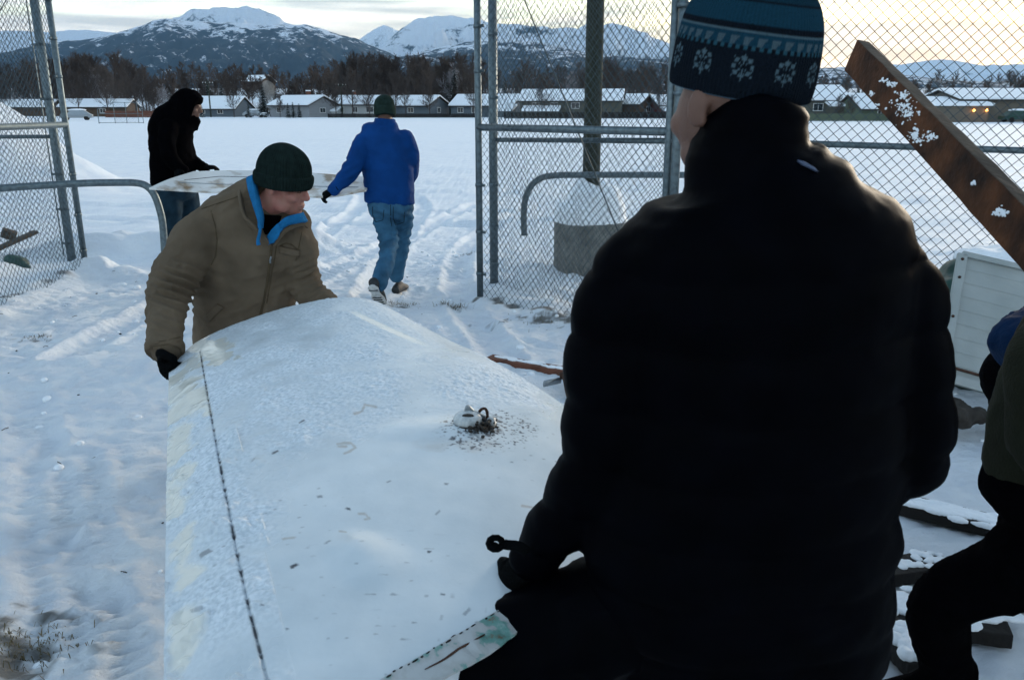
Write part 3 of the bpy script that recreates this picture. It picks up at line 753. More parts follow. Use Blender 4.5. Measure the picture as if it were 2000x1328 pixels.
for px, Y, tp, k in ((655, 170, 150, 2), (688, 168, 128, 0), (722, 170, 150, 2), (770, 168, 140, 1), (792, 169, 150, 0), (840, 170, 152, 2), (925, 168, 160, 1), (150, 172, 140, 1), (210, 174, 132, 0), (262, 170, 120, 1), (300, 172, 150, 2), (455, 172, 160, 0), (1060, 150, 160, 1), (1290, 152, 165, 0), (1665, 118, 185, 1), (1640, 122, 180, 2), (1760, 120, 150, 0), (545, 168, 180, 2)):
    place_tree(px, Y, tp, k, 'leafless tree standing in front of the row of houses')
for px, tp, k in ((684, 116, 1), (714, 104, 2), (730, 112, 0), (782, 102, 2), (806, 108, 0), (826, 118, 1), (905, 108, 2), (925, 100, 0), (180, 104, 2), (232, 100, 1), (120, 112, 0)):
    place_tree(px, 190 + px % 7, tp, k, 'tall leafless tree rising above the others behind the houses')
place_tree(702, 192, 95, 2, 'tallest pale-barked bare tree standing over the houses left of the blue jacket')
place_tree(745, 194, 106, 0, 'tall bare tree just right of the tallest pale-barked one')
place_tree(1185, 200, 108, 3, 'broad red-brown bare tree right of the green pole')
# the far wood beyond reads as one mass
wood = MB(); rw = random.Random(5)
small = [bare_tree_mesh(300 + i, 10, 30, 7, 5, w_, .055) for i, w_ in enumerate((.40, .48, .36))]
for i in range(400):
    px = rw.uniform(-380, 2350); Y = rw.uniform(256, 400); x = U(px, 200, Y).x
    h = rw.uniform(8, 13.5) * (1 if px < 1350 else .75); s = h / 10; a = rw.uniform(0, 6.28)
    mt = Matrix.Translation((x, Y, gr(x, Y) - .2)) @ Matrix.Rotation(a, 4, 'Z') @ Matrix.Scale(s, 4)
    for mb in rw.choice(small): wood.add([mt @ Vector(p) for p in mb.v], mb.f)
o = wood.build('bare_wood', M['bark2'], smooth=False); tag(o, 'mass of bare leafless trees rising behind the row of houses', 'wood', kind='stuff')
# undergrowth along the houses
shrub = MB(); rw = random.Random(9)
for i in range(260):
    px = rw.uniform(-300, 2300); Y = rw.uniform(192, 262); x = U(px, 200, Y).x
    b = Vector((x, Y, gr(x, Y))); hh = rw.uniform(1.5, 4.5)
    for k in range(26):
        d = Vector((rw.gauss(0, .5), rw.gauss(0, .5), 1)).normalized(); l = hh * rw.uniform(.4, 1)
        p1 = b + Vector((rw.gauss(0, 1.3), rw.gauss(0, 1), 0)); p2 = p1 + d * l; w = .05
        shrub.add([p1 + Vector((-w, 0, 0)), p1 + Vector((w, 0, 0)), p2], [(0, 1, 2)])
        for q in range(3):
            s = p1.lerp(p2, rw.uniform(.4, .9)); e = s + Vector((rw.gauss(0, .5), rw.gauss(0, .4), rw.uniform(.2, .8))) * l * .4
            shrub.add([s + Vector((-.03, 0, 0)), s + Vector((.03, 0, 0)), e], [(0, 1, 2)])
o = shrub.build('undergrowth', M['bark2'], smooth=False); tag(o, 'leafless brush and undergrowth along the row of houses', 'brush', kind='stuff')
# spruces
for px, by, ty, Y, lab in ((516, 224, 158, 168, 'tall dark snow-dusted spruce beside the left pale grey house'), (436, 222, 166, 185, 'snow-dusted spruce right of the hooded man'), (411, 222, 150, 205, 'dark spruce just behind the hooded man\'s face'),
                           (563, 225, 201, 160, 'leftmost of three small spruces before the pale grey house'), (573, 226, 199, 161, 'middle one of three small spruces before the pale grey house'), (585, 226, 202, 162, 'rightmost of three small spruces before the pale grey house'),
                           (486, 226, 200, 166, 'little spruce left of the tall snow-dusted spruce'), (889, 222, 124, 196, 'very tall black spruce left of the right gate post'), (908, 222, 140, 204, 'slimmer black spruce against the right side of the tallest one'),
                           (875, 222, 148, 210, 'black spruce against the left side of the tallest one'), (985, 215, 148, 215, 'dark spruce seen through the mesh right of the gate post'), (395, 226, 204, 170, 'low dark spruce near the snowy roof behind the hooded man'),
                           (1648, 205, 170, 175, 'dark round conifer behind the end of the leaning board'), (570, 200, 156, 260, 'dark spruce in the wood above the pale grey house')):
    x = U(px, by, Y).x; z0 = gr(x, Y); h = U(px, ty, Y).z - z0
    g = thing('spruce_tree', lab, 'tree', (x, Y, z0), 'spruces by the houses')
    tr, nd, sn_ = conifer_mesh(int(px), h, .21)
    for nm, mb, m in (('trunk', tr, M['bark']), ('crown', nd, M['needle']), ('snow_cover', sn_, M['snowcap'])): (tag(mb.build(nm, m, g, smooth=False, world=False), kind='stuff' if nm == 'snow_cover' else None))

# ------------------------------------------------------------------ houses across the field
WALLS = {}
def wallmat(name, c):
    if name not in WALLS: WALLS[name] = mat(name, c, .85, .12, 2, .15, 8, stretch=(.3, .3, 14))
    return WALLS[name]
def window(parent, x, y, z, w, h, yaw=0):
    """window on a wall whose outward side is -Y (yaw 0) or +X (yaw 90)"""
    Rm = Matrix.Rotation(R(yaw), 4, 'Z'); Tm = Matrix.Translation((x, y, z))
    a = MB()
    for s in (-1, 1): a.box((s * w / 2, -.03, 0), (.1, .08, h + .1)); a.box((0, -.03, s * h / 2), (w - .1, .08, .1))
    a.box((0, -.03, 0), (.06, .05, h - .1))
    f = a.xf(Tm @ Rm).build('window', M['w_trim'], parent, False, False)
    b = MB(); b.box((0, -.012, 0), (w - .04, .03, h - .04)); b.xf(Tm @ Rm).build('pane', M['glass'], f, False, False)
def house(label, px, Y, w, d, hw, hr, yaw, wall, windows=(), chimney=None, door=None, base=0, snow=.28, lean=None, side_windows=()):
    """ridge along local x; front wall faces local -Y; windows = (x, z, w, h)"""
    c = U(px, 215, Y)
    g = thing('house', label, 'house', (c.x, Y, base), 'houses along the far side of the field', R(yaw))
    a = MB(); W2, D2 = w / 2, d / 2
    a.add([(-W2, -D2, -.6), (W2, -D2, -.6), (W2, D2, -.6), (-W2, D2, -.6), (-W2, -D2, hw), (W2, -D2, hw), (W2, D2, hw), (-W2, D2, hw), (-W2, 0, hr - .12), (W2, 0, hr - .12)],
          [(3, 2, 1, 0), (0, 1, 5, 4), (2, 3, 7, 6), (1, 2, 6, 9, 5), (3, 0, 4, 8, 7), (4, 5, 9, 8), (6, 7, 8, 9)])
    a.build('wall', wall, g, False, False)
    ov = .6; sl = (hr - hw) / D2
    rf = None
    for nm, z0, th, m, e in (('roof', 0, .16, M['dirt'], 0), ('roof_snow', .165, snow, M['snowcap'], -.06)):
        a = MB(); x2 = W2 + .45 + e; y2 = D2 + ov + e; zl = hr - sl * y2 + z0
        a.add([(-x2, -y2, zl), (x2, -y2, zl), (x2, 0, hr + z0), (-x2, 0, hr + z0), (-x2, y2, zl), (x2, y2, zl),
               (-x2, -y2, zl + th), (x2, -y2, zl + th), (x2, 0, hr + z0 + th), (-x2, 0, hr + z0 + th), (-x2, y2, zl + th), (x2, y2, zl + th)],
              [(0, 3, 2, 1), (3, 4, 5, 2), (6, 7, 8, 9), (9, 8, 11, 10), (0, 1, 7, 6), (4, 10, 11, 5), (1, 2, 8, 7), (2, 5, 11, 8), (0, 6, 9, 3), (3, 9, 10, 4)])
        o = a.build(nm, m, g if rf is None else rf, False, False, bevel=.07 if nm == 'roof_snow' else 0)
        if rf is None: rf = o
    for x, z, ww, hh in windows: window(g, x, -D2, z, ww, hh)
    for y, z, ww, hh in side_windows: window(g, W2, y, z, ww, hh, 90)
    if door:
        a = MB(); a.box((door[0], -D2 - .02, door[1] / 2 + .1), (1.0, .1, door[1])); dd = a.build('door', M['w_trim'] if len(door) < 3 else door[2], g, False, False)
    if chimney is not None:
        a = MB(); a.box((chimney, .5, hr + .4), (.7, .7, 1.5)); a.build('chimney', M['wood_red'], rf, False, False)
        a = MB(); a.box((chimney, .5, hr + 1.25), (.75, .75, .2)); a.build('chimney_snow', M['snowcap'], rf, False, False)
    if lean:
        x0, x1, dep, zt, zb = lean
        a = MB(); y0 = -D2 - .01
        a.add([(x0, y0, -.5), (x1, y0, -.5), (x1, y0 - dep, -.5), (x0, y0 - dep, -.5), (x0, y0, zt - .05), (x1, y0, zt - .05), (x1, y0 - dep, zb), (x0, y0 - dep, zb)], [(3, 2, 6, 7), (1, 5, 6, 2), (0, 3, 7, 4), (4, 7, 6, 5)])
        a.build('porch', wall, g, False, False)
        a = MB(); e = .3
        a.add([(x0 - e, y0 - .02, zt + .05), (x1 + e, y0 - .02, zt + .05), (x1 + e, y0 - dep - e, zb + .0), (x0 - e, y0 - dep - e, zb + .0), (x0 - e, y0 - .02, zt + .4), (x1 + e, y0 - .02, zt + .4), (x1 + e, y0 - dep - e, zb + .3), (x0 - e, y0 - dep - e, zb + .3)], [(0, 1, 2, 3), (4, 7, 6, 5), (2, 6, 7, 3), (1, 5, 6, 2), (0, 3, 7, 4), (0, 4, 5, 1)])
        a.build('porch_snow', M['snowcap'], g, False, False)
    return g
wg, ww_, wb, wo, wn_, wt, wr, wgn = wallmat('pale_grey_siding', (.24, .25, .26)), wallmat('white_siding_wall', (.40, .41, .40)), wallmat('blue_grey_siding', (.10, .125, .145)), wallmat('olive_siding', (.085, .086, .068)), wallmat('brown_siding', (.085, .055, .035)), wallmat('tan_block', (.13, .115, .092)), wallmat('dark_red_siding', (.09, .025, .025)), wallmat('green_siding', (.09, .115, .075))
house('pale grey house with a snowy gable roof and one window, behind three small spruces', 594, 176, 11.2, 8, 2.35, 3.95, -33, wg, [(-3, 1.4, 1.2, 1)], 1.0, side_windows=[(-.3, 1.35, 1.5, .9)])
house('white house with a snowy roof and snow-covered porch beside the utility pole', 708, 180, 10.5, 8, 2.5, 4.0, -12, ww_, [(-3.3, 1.5, 1.6, 1.1), (0, 1.5, 1.1, 1.1), (3.2, 1.5, 1.6, 1.1)], -2, lean=(-6.6, -3.2, 2.4, 1.9, 1.1))
house('blue-grey house with a snowy roof just right of the blue-jacketed man', 812, 180, 11.5, 8, 2.3, 4.0, -28, wb, [(-3, 1.4, 1.4, 1), (1.5, 1.4, 1.4, 1)], side_windows=[(0, 1.4, 1.2, 1)])
house('dull house with a snowy roof just behind the outer gate post', 955, 178, 13.5, 8.5, 2.3, 4.2, -20, wb, [(-4.6, 1.4, 1.2, 1), (-1.5, 1.4, 1.2, 1), (3, 1.4, 1.6, 1)], lean=(3.5, 7.6, 3, 2.2, 1.2))
house('long olive two-storey house with a white roof behind the wooden pole', 1118, 165, 19, 9, 3.1, 4.9, -10, wo, [(-6.5, 2.2, 1.3, 1), (-3, 2.2, 1.3, 1), (1, 2.2, 1.5, 1), (4.2, 2.2, 1.3, 1)], 3.5, lean=(-8.5, -2, 2.2, 1.9, 1.2))
house('brown gabled house attached right of the long olive one', 1228, 169, 8.5, 8, 2.5, 4.1, -35, wn_, [(-1, 1.4, 1.2, 1)], side_windows=[(0, 1.6, 1.6, 1)])
house('dark red house half hidden by the patterned hat', 1318, 168, 10, 8, 2.3, 3.9, 12, wr, [(-2.5, 1.4, 1.4, 1), (1.5, 1.4, 1.2, 1)], lean=(-4.5, -1, 2, 1.9, 1.2))
house('olive house with a steep white roof right of the patterned hat', 1585, 140, 8.4, 8, 3.0, 5.0, 8, wo, [(-1, 1.9, 1.6, 1.1), (2.2, 1.9, 1.2, 1.1)], lean=(.2, 4, 1.8, 2.6, 2.0))
house('small green house with a white roof behind the leaning board', 1695, 134, 6.6, 7, 1.7, 3.6, 10, wgn, [(0, 1.0, 1.1, .8)])
h9 = house('long tan block building with a flat white roof at the far right', 1945, 116, 16, 10, 2.75, 3.9, 3, wt, [(4.6, 1.7, 2.2, .8)], door=(2.5, 2.3))
# its lower wing with two lit lamps
c9 = U(1878, 215, 108)
g = thing('annex_building', 'low tan annex with a white roof and two orange wall lamps', 'building', (c9.x, 108, 0), rotz=R(3))
a = MB(); a.box((0, 3.2, .85), (8.0, 5, 2.9)); a.build('wall', wt, g, False, False)
a = MB(); a.add([(-4.4, .2, 2.0), (4.4, .2, 2.0), (4.4, 6, 2.9), (-4.4, 6, 2.9), (-4.4, .2, 2.3), (4.4, .2, 2.3), (4.4, 6, 3.25), (-4.4, 6, 3.25)], [(0, 1, 2, 3), (4, 7, 6, 5), (0, 4, 5, 1), (1, 5, 6, 2), (2, 6, 7, 3), (3, 7, 4, 0)]); a.build('roof_snow', M['snowcap'], g, False, False)
lm = bpy.data.materials.new('lit_lamp'); lm.use_nodes = True; lp = lm.node_tree.nodes['Principled BSDF']; lp.inputs['Emission Color'].default_value = (1, .38, .06, 1); lp.inputs['Emission Strength'].default_value = 2.2
for x in (1.9, 3.6):
    a = MB(); a.box((x, .62, 1.55), (.14, .16, .22)); fx = a.build('lamp_housing', M['rust'], g, False, False)
    a = MB(); a.ell((x, .45, 1.45), (.14, .13, .16)); a.build('lit_bulb', lm, fx, True, False)
house('house with a snow-white roof high among the wooded slope, beside rising steam', 510, 330, 9, 8, 3.2, 5.2, -24, wn_, [(-2, 1.6, 1.4, 1)], base=gr(0, 330) - .3 + 3.0)
hm = MB(); c = U(510, 215, 330); hm.ell((c.x, 330, gr(0, 330) - 1.5), (16, 14, 4.6)); tag(hm.build('knoll', M['snowcap']), kind='structure')
house('low house with a snowy roof behind the hooded man\'s back', 196, 190, 14, 8, 2.0, 3.4, 5, wn_, [(-3, 1.2, 1.2, .9), (2, 1.2, 1.2, .9)])
house('house with a broad snow-covered roof right of the hooded man\'s face', 432, 184, 10.5, 9, 1.7, 3.9, -8, wb, [(-2, 1.1, 1.2, .8), (2, 1.1, 1.2, .8)])
house('low dark house at the far left with a snowy roof', 60, 200, 12, 8, 2.0, 3.4, 5, wn_, [(-3, 1.2, 1.2, .9)])

# utility poles, field fences, backstop, parked vehicles
def utility_pole(px, Y, top, label):
    c = U(px, 215, Y); zt = U(px, top, Y).z
    g = thing('utility_pole', label, 'pole', (c.x, Y, 0), 'utility poles')
    a = MB(); a.tube([(0, 0, -.3), (0, 0, zt)], [.17, .12], 8); a.build('shaft', M['pole'], g, True, False)
    a = MB(); a.box((0, -.15, zt - .35), (2.3, .12, .14)); cr = a.build('crossarm', M['pole'], g, False, False)
    for x in (-1, -.45, .45, 1):
        a = MB(); a.tube([(x, -.15, zt - .28), (x, -.15, zt - .05)], [.07, .05], 6); a.build('insulator', M['w_trim'], cr, True, False)
utility_pole(668, 172, 164, 'utility pole with a crossarm in front of the white house')
utility_pole(411, 175, 160, 'utility pole with a crossarm just right of the hooded man')
def yard_fence(label, pts, h, m, Y0):
    g = thing('yard_fence', label, 'fence', (U(pts[0], 220, Y0).x, Y0, 0), 'low fences along the field')
    x0, x1 = U(pts[0], 220, Y0).x, U(pts[1], 220, Y0).x
    n = max(2, int((x1 - x0) / 2.4)); a = MB()
    for i in range(int((x1 - x0) / .16)):
        a.box((x0 + .08 + i * .16, Y0, h / 2 + .04 * math.sin(i * 2.3)), (.14, .03, h))
    a.build('boards', m, g, False)
    for i in range(n + 1):
        b = MB(); b.box((x0 + (x1 - x0) * i / n, Y0 + .08, h / 2 - .1), (.1, .1, h + .3)); b.build('post', m, g, False)
yard_fence('red-brown board fence behind the small wire backstop', (205, 318), 1.25, M['wood_red'], 168)
yard_fence('dark weathered board fence before the white and blue-grey houses', (640, 930), .75, M['wood_dark'], 163)
yard_fence('dull green board fence left of the dark red house', (985, 1320), 1.1, M['wood_dark'], 150)
yard_fence('low board fence before the steep-roofed house at right', (1560, 1830), 1.0, wallmat('green_siding', None), 118)
g = thing('wire_backstop', 'small wire backstop of thin pipes on the field in front of the red-brown fence', 'backstop', (U(248, 230, 100).x, 100, 0))
x0, x1 = U(204, 230, 100).x, U(290, 230, 100).x; xa, xb = x0 + 1.2, x1 - 1.2
for x, y, h in ((x0, 98.5, 1.6), (x0 + .02, 98.5, 1.6), (xa, 100, 2.35), ((xa + xb) / 2, 100, 2.35), (xb, 100, 2.35), (x1, 98.5, 1.6)):
    a = MB(); a.tube([(x, y, -.1), (x, y, h)], .035, 6); a.build('post', M['galv'], g)
for h0, h1 in ((2.35, 1.6), (1.1, 1.1), (.1, .1)):
    a = MB(); a.tube([(x0, 98.5, h1), (xa, 100, h0), (xb, 100, h0), (x1, 98.5, h1)], .03, 6); a.build('rail', M['galv'], g)
chainlink((xa, 100), (xb, 100), .1, 2.3, .22, .005).build('wire_mesh', M['wire'], g, smooth=False)
def parked_car(label, px, Y, yaw, ln=4.4, wide=1.75, hh=1.45, col=None):
    c = U(px, 230, Y)
    g = thing('parked_car', label, 'car', (c.x, Y, 0), 'snow-covered cars by the houses', R(yaw))
    a = MB(); L2 = ln / 2
    prof = [(-L2, .35), (-L2, .75), (-L2 + .9, .85), (-L2 + 1.5, hh), (L2 - 1.1, hh), (L2 - .3, .9), (L2, .8), (L2, .35)]
    n = len(prof)
    for s, k in ((-1, 1), (1, 1)): pass
    vs = [(x, -wide / 2 * (1 if z < .95 else .82), z) for x, z in prof] + [(x, wide / 2 * (1 if z < .95 else .82), z) for x, z in prof]
    a.add(vs, [tuple(range(n)), tuple(range(2 * n - 1, n - 1, -1))] + [(i, i + n, (i + 1) % n + n, (i + 1) % n) for i in range(n)])
    a.build('body', col or M['steel'], g, False, False, bevel=.08)
    a = MB(); a.ell((.15, 0, hh + .02), (1.3, .75, .2)); a.ell((-L2 + .6, 0, .86), (.6, .8, .12)); a.build('snow_cover', M['snowcap'], g, True, False)
    for s in (-1, 1):
        a = MB(); a.add([(-L2 + 1.45, s * wide * .425, .98), (L2 - .75, s * wide * .425, .98), (L2 - 1.15, s * wide * .418, hh - .1), (-L2 + 1.75, s * wide * .418, hh - .1)], [(0, 1, 2, 3)]); a.build('side_window', M['glass'], g, False, False)
        for x in (-L2 + .8, L2 - .85):
            a = MB(); a.tube([(x, s * (wide / 2 - .2), .32), (x, s * (wide / 2 + .01), .32)], .32, 16); a.build('wheel', M['wood_dark'], g, False, False)
parked_car('snow-topped car parked before the tan block building at far right', 1990, 107, 180, col=M['tarp'])
parked_car('snow-buried car beside the snow heap behind the left gate post', 150, 128, 20)
parked_car('snow-covered car parked left of the tall snow-dusted spruce', 500, 168, 170, ln=4.8)

# steam rising over the roofs
sv = bpy.data.materials.new('steam'); sv.use_nodes = True; sv.node_tree.nodes.clear(); N, L = sv.node_tree.nodes, sv.node_tree.links
oo = N.new('ShaderNodeOutputMaterial'); pv = N.new('ShaderNodeVolumePrincipled'); pv.inputs['Color'].default_value = (.95, .93, .9, 1); pv.inputs['Density'].default_value = .45; L.new(pv.outputs[0], oo.inputs['Volume'])
a = MB()
for px, py, r in ((523, 196, .8), (525, 188, 1.1), (527, 181, 1.4), (525, 173, 1.5), (521, 168, 1.2)): p_ = U(px, py, 205); a.ell(p_, (r, r, r * 1.1))
me = remesh(a, 'steam_plume', .3, 2); o = put('steam_plume', me, sv); tag(o, 'pale plume of steam rising above the tall snow-dusted spruce', 'steam', kind='stuff')

# ------------------------------------------------------------------ cold hazy air
hz = bpy.data.materials.new('cold_air'); hz.use_nodes = True; hz.node_tree.nodes.clear(); N, L = hz.node_tree.nodes, hz.node_tree.links
oo = N.new('ShaderNodeOutputMaterial'); pv = N.new('ShaderNodeVolumePrincipled')
pv.inputs['Color'].default_value = (.32, .62, 1, 1); pv.inputs['Density'].default_value = 4.2e-5; pv.inputs['Anisotropy'].default_value = .2
L.new(pv.outputs[0], oo.inputs['Volume'])
a = MB(); a.box((0, 4000, 850), (26000, 16000, 1712)); o = a.build('haze', hz, smooth=False); tag(o, 'thin cold haze over the valley', 'haze', kind='stuff')
scene.cycles.volume_bounces = 0
scene.cycles.max_bounces = 6

# ------------------------------------------------------------------ the aircraft panel being carried in front
WG = [  # control points across (left edge -> right edge) from the far end to the torn near end: px, py and height z
    [(330, 722, .672), (388, 666, .735), (500, 619, .812), (610, 590, .872), (690, 582, .885), (742, 592, .862)],
    [(327, 845, .668), (412, 800, .742), (565, 735, .800), (715, 685, .842), (808, 655, .843), (858, 655, .806)],
    [(325, 985, .666), (437, 930, .738), (650, 865, .785), (835, 782, .810), (935, 728, .800), (982, 716, .758)],
    [(322, 1190, .664), (483, 1150, .728), (745, 1060, .760), (955, 960, .772), (1085, 880, .760), (1160, 838, .722)],
    [(319, 1600, .660), (560, 1445, .692), (752, 1324, .712), (955, 1203, .722), (1125, 1100, .712), (1270, 1005, .682)]]
def cr_row(P, t):
    m = len(P); q = t * (m - 1); i = min(int(q), m - 2); f = q - i
    p0 = P[i - 1] if i else P[0] * 2 - P[1]; p3 = P[i + 2] if i + 2 < m else P[-1] * 2 - P[-2]
    p1, p2 = P[i], P[i + 1]
    return .5 * ((2 * p1) + (p2 - p0) * f + (2 * p0 - 5 * p1 + 4 * p2 - p3) * f * f + (3 * p1 - p0 - 3 * p2 + p3) * f ** 3)
ctrl = [[np.array(G(*c)) for c in row] for row in WG]
NU, NV = 402, 564
top = np.zeros((NV + 1, NU + 1, 3))
for i in range(NU + 1):
    colp = [cr_row(row, i / NU) for row in ctrl]
    for j in range(NV + 1): top[j, i] = cr_row(colp, j / NV)
fl = top.reshape(-1, 3); px_, py_ = proj(fl)
px_ = px_.reshape(NV + 1, NU + 1); py_ = py_.reshape(NV + 1, NU + 1)
uu = np.linspace(0, 1, NU + 1)[None, :].repeat(NV + 1, 0); vv = np.linspace(0, 1, NV + 1)[:, None].repeat(NU + 1, 1)
X, Y = top[:, :, 0], top[:, :, 1]
def blob(cx, cy, rx, ry, edge=.35, nz=.35, sc=22, seed=0):
    e = np.hypot((px_ - cx) / rx, (py_ - cy) / ry) + nz * fbm2(X * sc, Y * sc, 200 + seed, 4)
    return 1 - sst(1 - edge, 1 + edge, e)
# rough frost over the far left half, the narrow flap, and a band down the right shoulder
crust = np.maximum(np.maximum(blob(520, 745, 270, 130, .3, .35, 10, 1), blob(395, 900, 110, 250, .5, .5, 9, 2)), blob(985, 742, 150, 50, .4, .3, 10, 3))
crust = np.maximum(crust, .9 * (uu < .24) * blob(400, 1150, 120, 420, .5, .9, 8, 4))
crust = np.maximum(crust, .75 * blob(700, 620, 260, 60, .5, .25, 10, 8))
bare_sheen_m = np.maximum.reduce([blob(375, 672, 62, 14, .3, .4, 26, 11), blob(420, 690, 34, 26, .25, .5, 30, 12), blob(368, 768, 62, 50, .4, .6, 14, 13) * (uu < .20), blob(345, 880, 26, 70, .4, .6, 14, 14) * (uu < .20), blob(340, 985, 22, 36, .4, .5, 14, 15), blob(352, 1230, 30, 130, .4, .9, 12, 16) * (uu < .19)])
bare_sheen_m = np.maximum(bare_sheen_m, .9 * (1 - sst(.0, .016, np.abs(uu - (.70 + .06 * vv + .30 * np.maximum(vv - .1, 0))) - .008)) * sst(.06, .12, vv) * (1 - sst(.24, .34, vv)))  # ridge streak: sky reflection put into the colour as smooth cream skin
crust = crust * (1 - .9 * bare_sheen_m) * np.clip(.78 + .55 * fbm2(X * 7, Y * 7, 207, 4), .25, 1)
# two melted runs ending near the fitting
run = np.maximum(blob(0, 0, 1, 1), 0)
for a_, b_ in (((905, 735), (945, 800)), ((925, 728), (972, 795))):
    t_ = np.clip(((px_ - a_[0]) * (b_[0] - a_[0]) + (py_ - a_[1]) * (b_[1] - a_[1])) / ((b_[0] - a_[0]) ** 2 + (b_[1] - a_[1]) ** 2), 0, 1)
    dd = np.hypot(px_ - a_[0] - t_ * (b_[0] - a_[0]), py_ - a_[1] - t_ * (b_[1] - a_[1])) + 2.5 * vn2(X * 30, Y * 30, 205)
    run = np.maximum(run, 1 - sst(5, 8, dd))
crust = np.maximum(crust, .5 * run)
# surface relief: frost grains, clods on the flap, two swellings of drifted snow
nrmz = np.zeros_like(top)
h = crust * (.0016 * fbm2(X * 75, Y * 75, 210, 3) + .0022 * np.maximum(0, fbm2(X * 30, Y * 30, 213, 3)) + .0015)
clod = np.maximum(0, fbm2(X * 13, Y * 13, 216, 4) - .28) * (uu < .25) * sst(.15, .4, vv) + .5 * np.maximum(0, fbm2(X * 12, Y * 12, 219, 4) - .35) * (uu < .42) * (1 - sst(.45, .6, vv)) * sst(.1, .2, vv)
h = h + .016 * np.minimum(clod, .8) + .010 * blob(725, 1095, 52, 34, .9, .1, 8, 21) + .006 * blob(690, 1070, 40, 22, .9, .1, 8, 22) + .008 * blob(850, 838, 90, 16, .9, .1, 8, 23) + .005 * blob(905, 855, 60, 26, .9, .1, 8, 24)
h = h + .0016 * fbm2(X * 5, Y * 5, 222, 3)
# groove between fixed panel and flap
seam_u = .199 - .004 * vv
groove = np.exp(-((uu - seam_u) / .0030) ** 2) * sst(.03, .06, vv)
h = h - .006 * groove
top[:, :, 2] += h
# dirt: seam specks, smoke-black grit by the fitting, scattered chips, brown drips
dirt = np.clip(groove * (.2 + 1.5 * np.maximum(0, fbm2(X * 5, Y * 60, 225, 3) + .15)), 0, 1)
grit = np.maximum(0, fbm2(X * 130, Y * 130, 228, 2) - .42) * 9 * blob(952, 842, 60, 26, .98, .2, 10, 31)
dirt = np.maximum(dirt, np.clip(grit, 0, 1)); dirt = np.maximum(dirt, .95 * blob(946, 832, 24, 15, .5, .9, 60, 32))
sp = np.clip((vn2(X * 60, Y * 95, 231) - .84) * 9, 0, 1) * np.clip(.3 + vn2(X * 4, Y * 4, 233), 0, 1)
dirt = np.maximum(dirt, .6 * sp)
for cx_, cy_, a_, l_, w_, d_ in ((575, 1104, -.5, 8, 3.2, 1), (680, 994, .3, 5, 2, .9), (538, 884, -.4, 7, 2, .9), (590, 824, -.5, 6, 1.6, .8), (838, 1076, .2, 4, 2.4, .9), (912, 1194, -.8, 9, 3.5, .45), (855, 1000, -.8, 6, 2, .5), (865, 1160, .2, 4, 2, .7), (512, 1182, .1, 4, 2, .6), (640, 1060, -.5, 7, 2, .5), (925, 875, -.3, 5, 2.4, 1), (400, 1080, -.6, 14, 5, .6), (385, 1190, -.3, 12, 4, .4), (870, 828, 0, 4, 3, 1), (872, 944, .1, 4, 2, .6), (560, 1228, .4, 3, 2, .6), (760, 940, -.5, 5, 1.5, .5), (625, 970, 0, 5, 2.5, .6)):
    dx, dy = px_ - cx_, py_ - cy_; u_ = (dx * math.cos(a_) + dy * math.sin(a_)) / l_; w2 = (-dx * math.sin(a_) + dy * math.cos(a_)) / w_
    dirt = np.maximum(dirt, d_ * (1 - sst(.8, 1.15, np.maximum(np.abs(u_), np.abs(w2)) + .2 * vn2(X * 90, Y * 90, 236))))
stain = np.zeros_like(dirt)
for pts in ([(658, 868), (672, 866), (686, 866), (694, 874), (682, 882), (672, 886)], [(700, 1004), (712, 1003), (722, 1012), (712, 1014)], [(552, 1052), (575, 1049)], [(664, 1038), (676, 1040)], [(692, 808), (708, 802), (712, 790), (735, 794)], [(1020, 988), (1050, 992)], [(660, 872), (676, 872)]):
    for (ax_, ay_), (bx_, by_) in zip(pts[:-1], pts[1:]):
        t_ = np.clip(((px_ - ax_) * (bx_ - ax_) + (py_ - ay_) * (by_ - ay_)) / ((bx_ - ax_) ** 2 + (by_ - ay_) ** 2), 0, 1)
        dd = np.hypot(px_ - ax_ - t_ * (bx_ - ax_), py_ - ay_ - t_ * (by_ - ay_))
        stain = np.maximum(stain, .5 * (1 - sst(1.0, 3.2, dd + .8 * vn2(X * 80, Y * 80, 239))))
stain = np.maximum(stain, .35 * blob(905, 868, 50, 10, .9, .6, 20, 41))
wing_m = bpy.data.materials.new('frosty_white_paint'); wing_m.use_nodes = True
N, L = wing_m.node_tree.nodes, wing_m.node_tree.links; p = N['Principled BSDF']
at = N.new('ShaderNodeAttribute'); at.attribute_name = 'tint'; sp_ = N.new('ShaderNodeSeparateColor'); L.new(at.outputs['Color'], sp_.inputs[0])
at2 = N.new('ShaderNodeAttribute'); at2.attribute_name = 'stain'
t = N.new('ShaderNodeTexCoord')
nn = N.new('ShaderNodeTexNoise'); nn.inputs['Scale'].default_value = 7; nn.inputs['Detail'].default_value = 6; L.new(t.outputs['Object'], nn.inputs['Vector'])
rp = N.new('ShaderNodeValToRGB'); rp.color_ramp.elements[0].position = .3; rp.color_ramp.elements[1].position = .7; rp.color_ramp.elements[0].color = (.50, .56, .59, 1); rp.color_ramp.elements[1].color = (.62, .67, .69, 1); L.new(nn.outputs['Fac'], rp.inputs['Fac'])
def mixc(f, a_, b_):
    m = N.new('ShaderNodeMix'); m.data_type = 'RGBA'; L.new(f, m.inputs[0])
    (L.new(a_, m.inputs[6]) if not isinstance(a_, tuple) else setattr(m.inputs[6], 'default_value', a_)); (L.new(b_, m.inputs[7]) if not isinstance(b_, tuple) else setattr(m.inputs[7], 'default_value', b_)); return m.outputs[2]
nf = N.new('ShaderNodeTexNoise'); nf.inputs['Scale'].default_value = 90; nf.inputs['Detail'].default_value = 4; L.new(t.outputs['Object'], nf.inputs['Vector'])
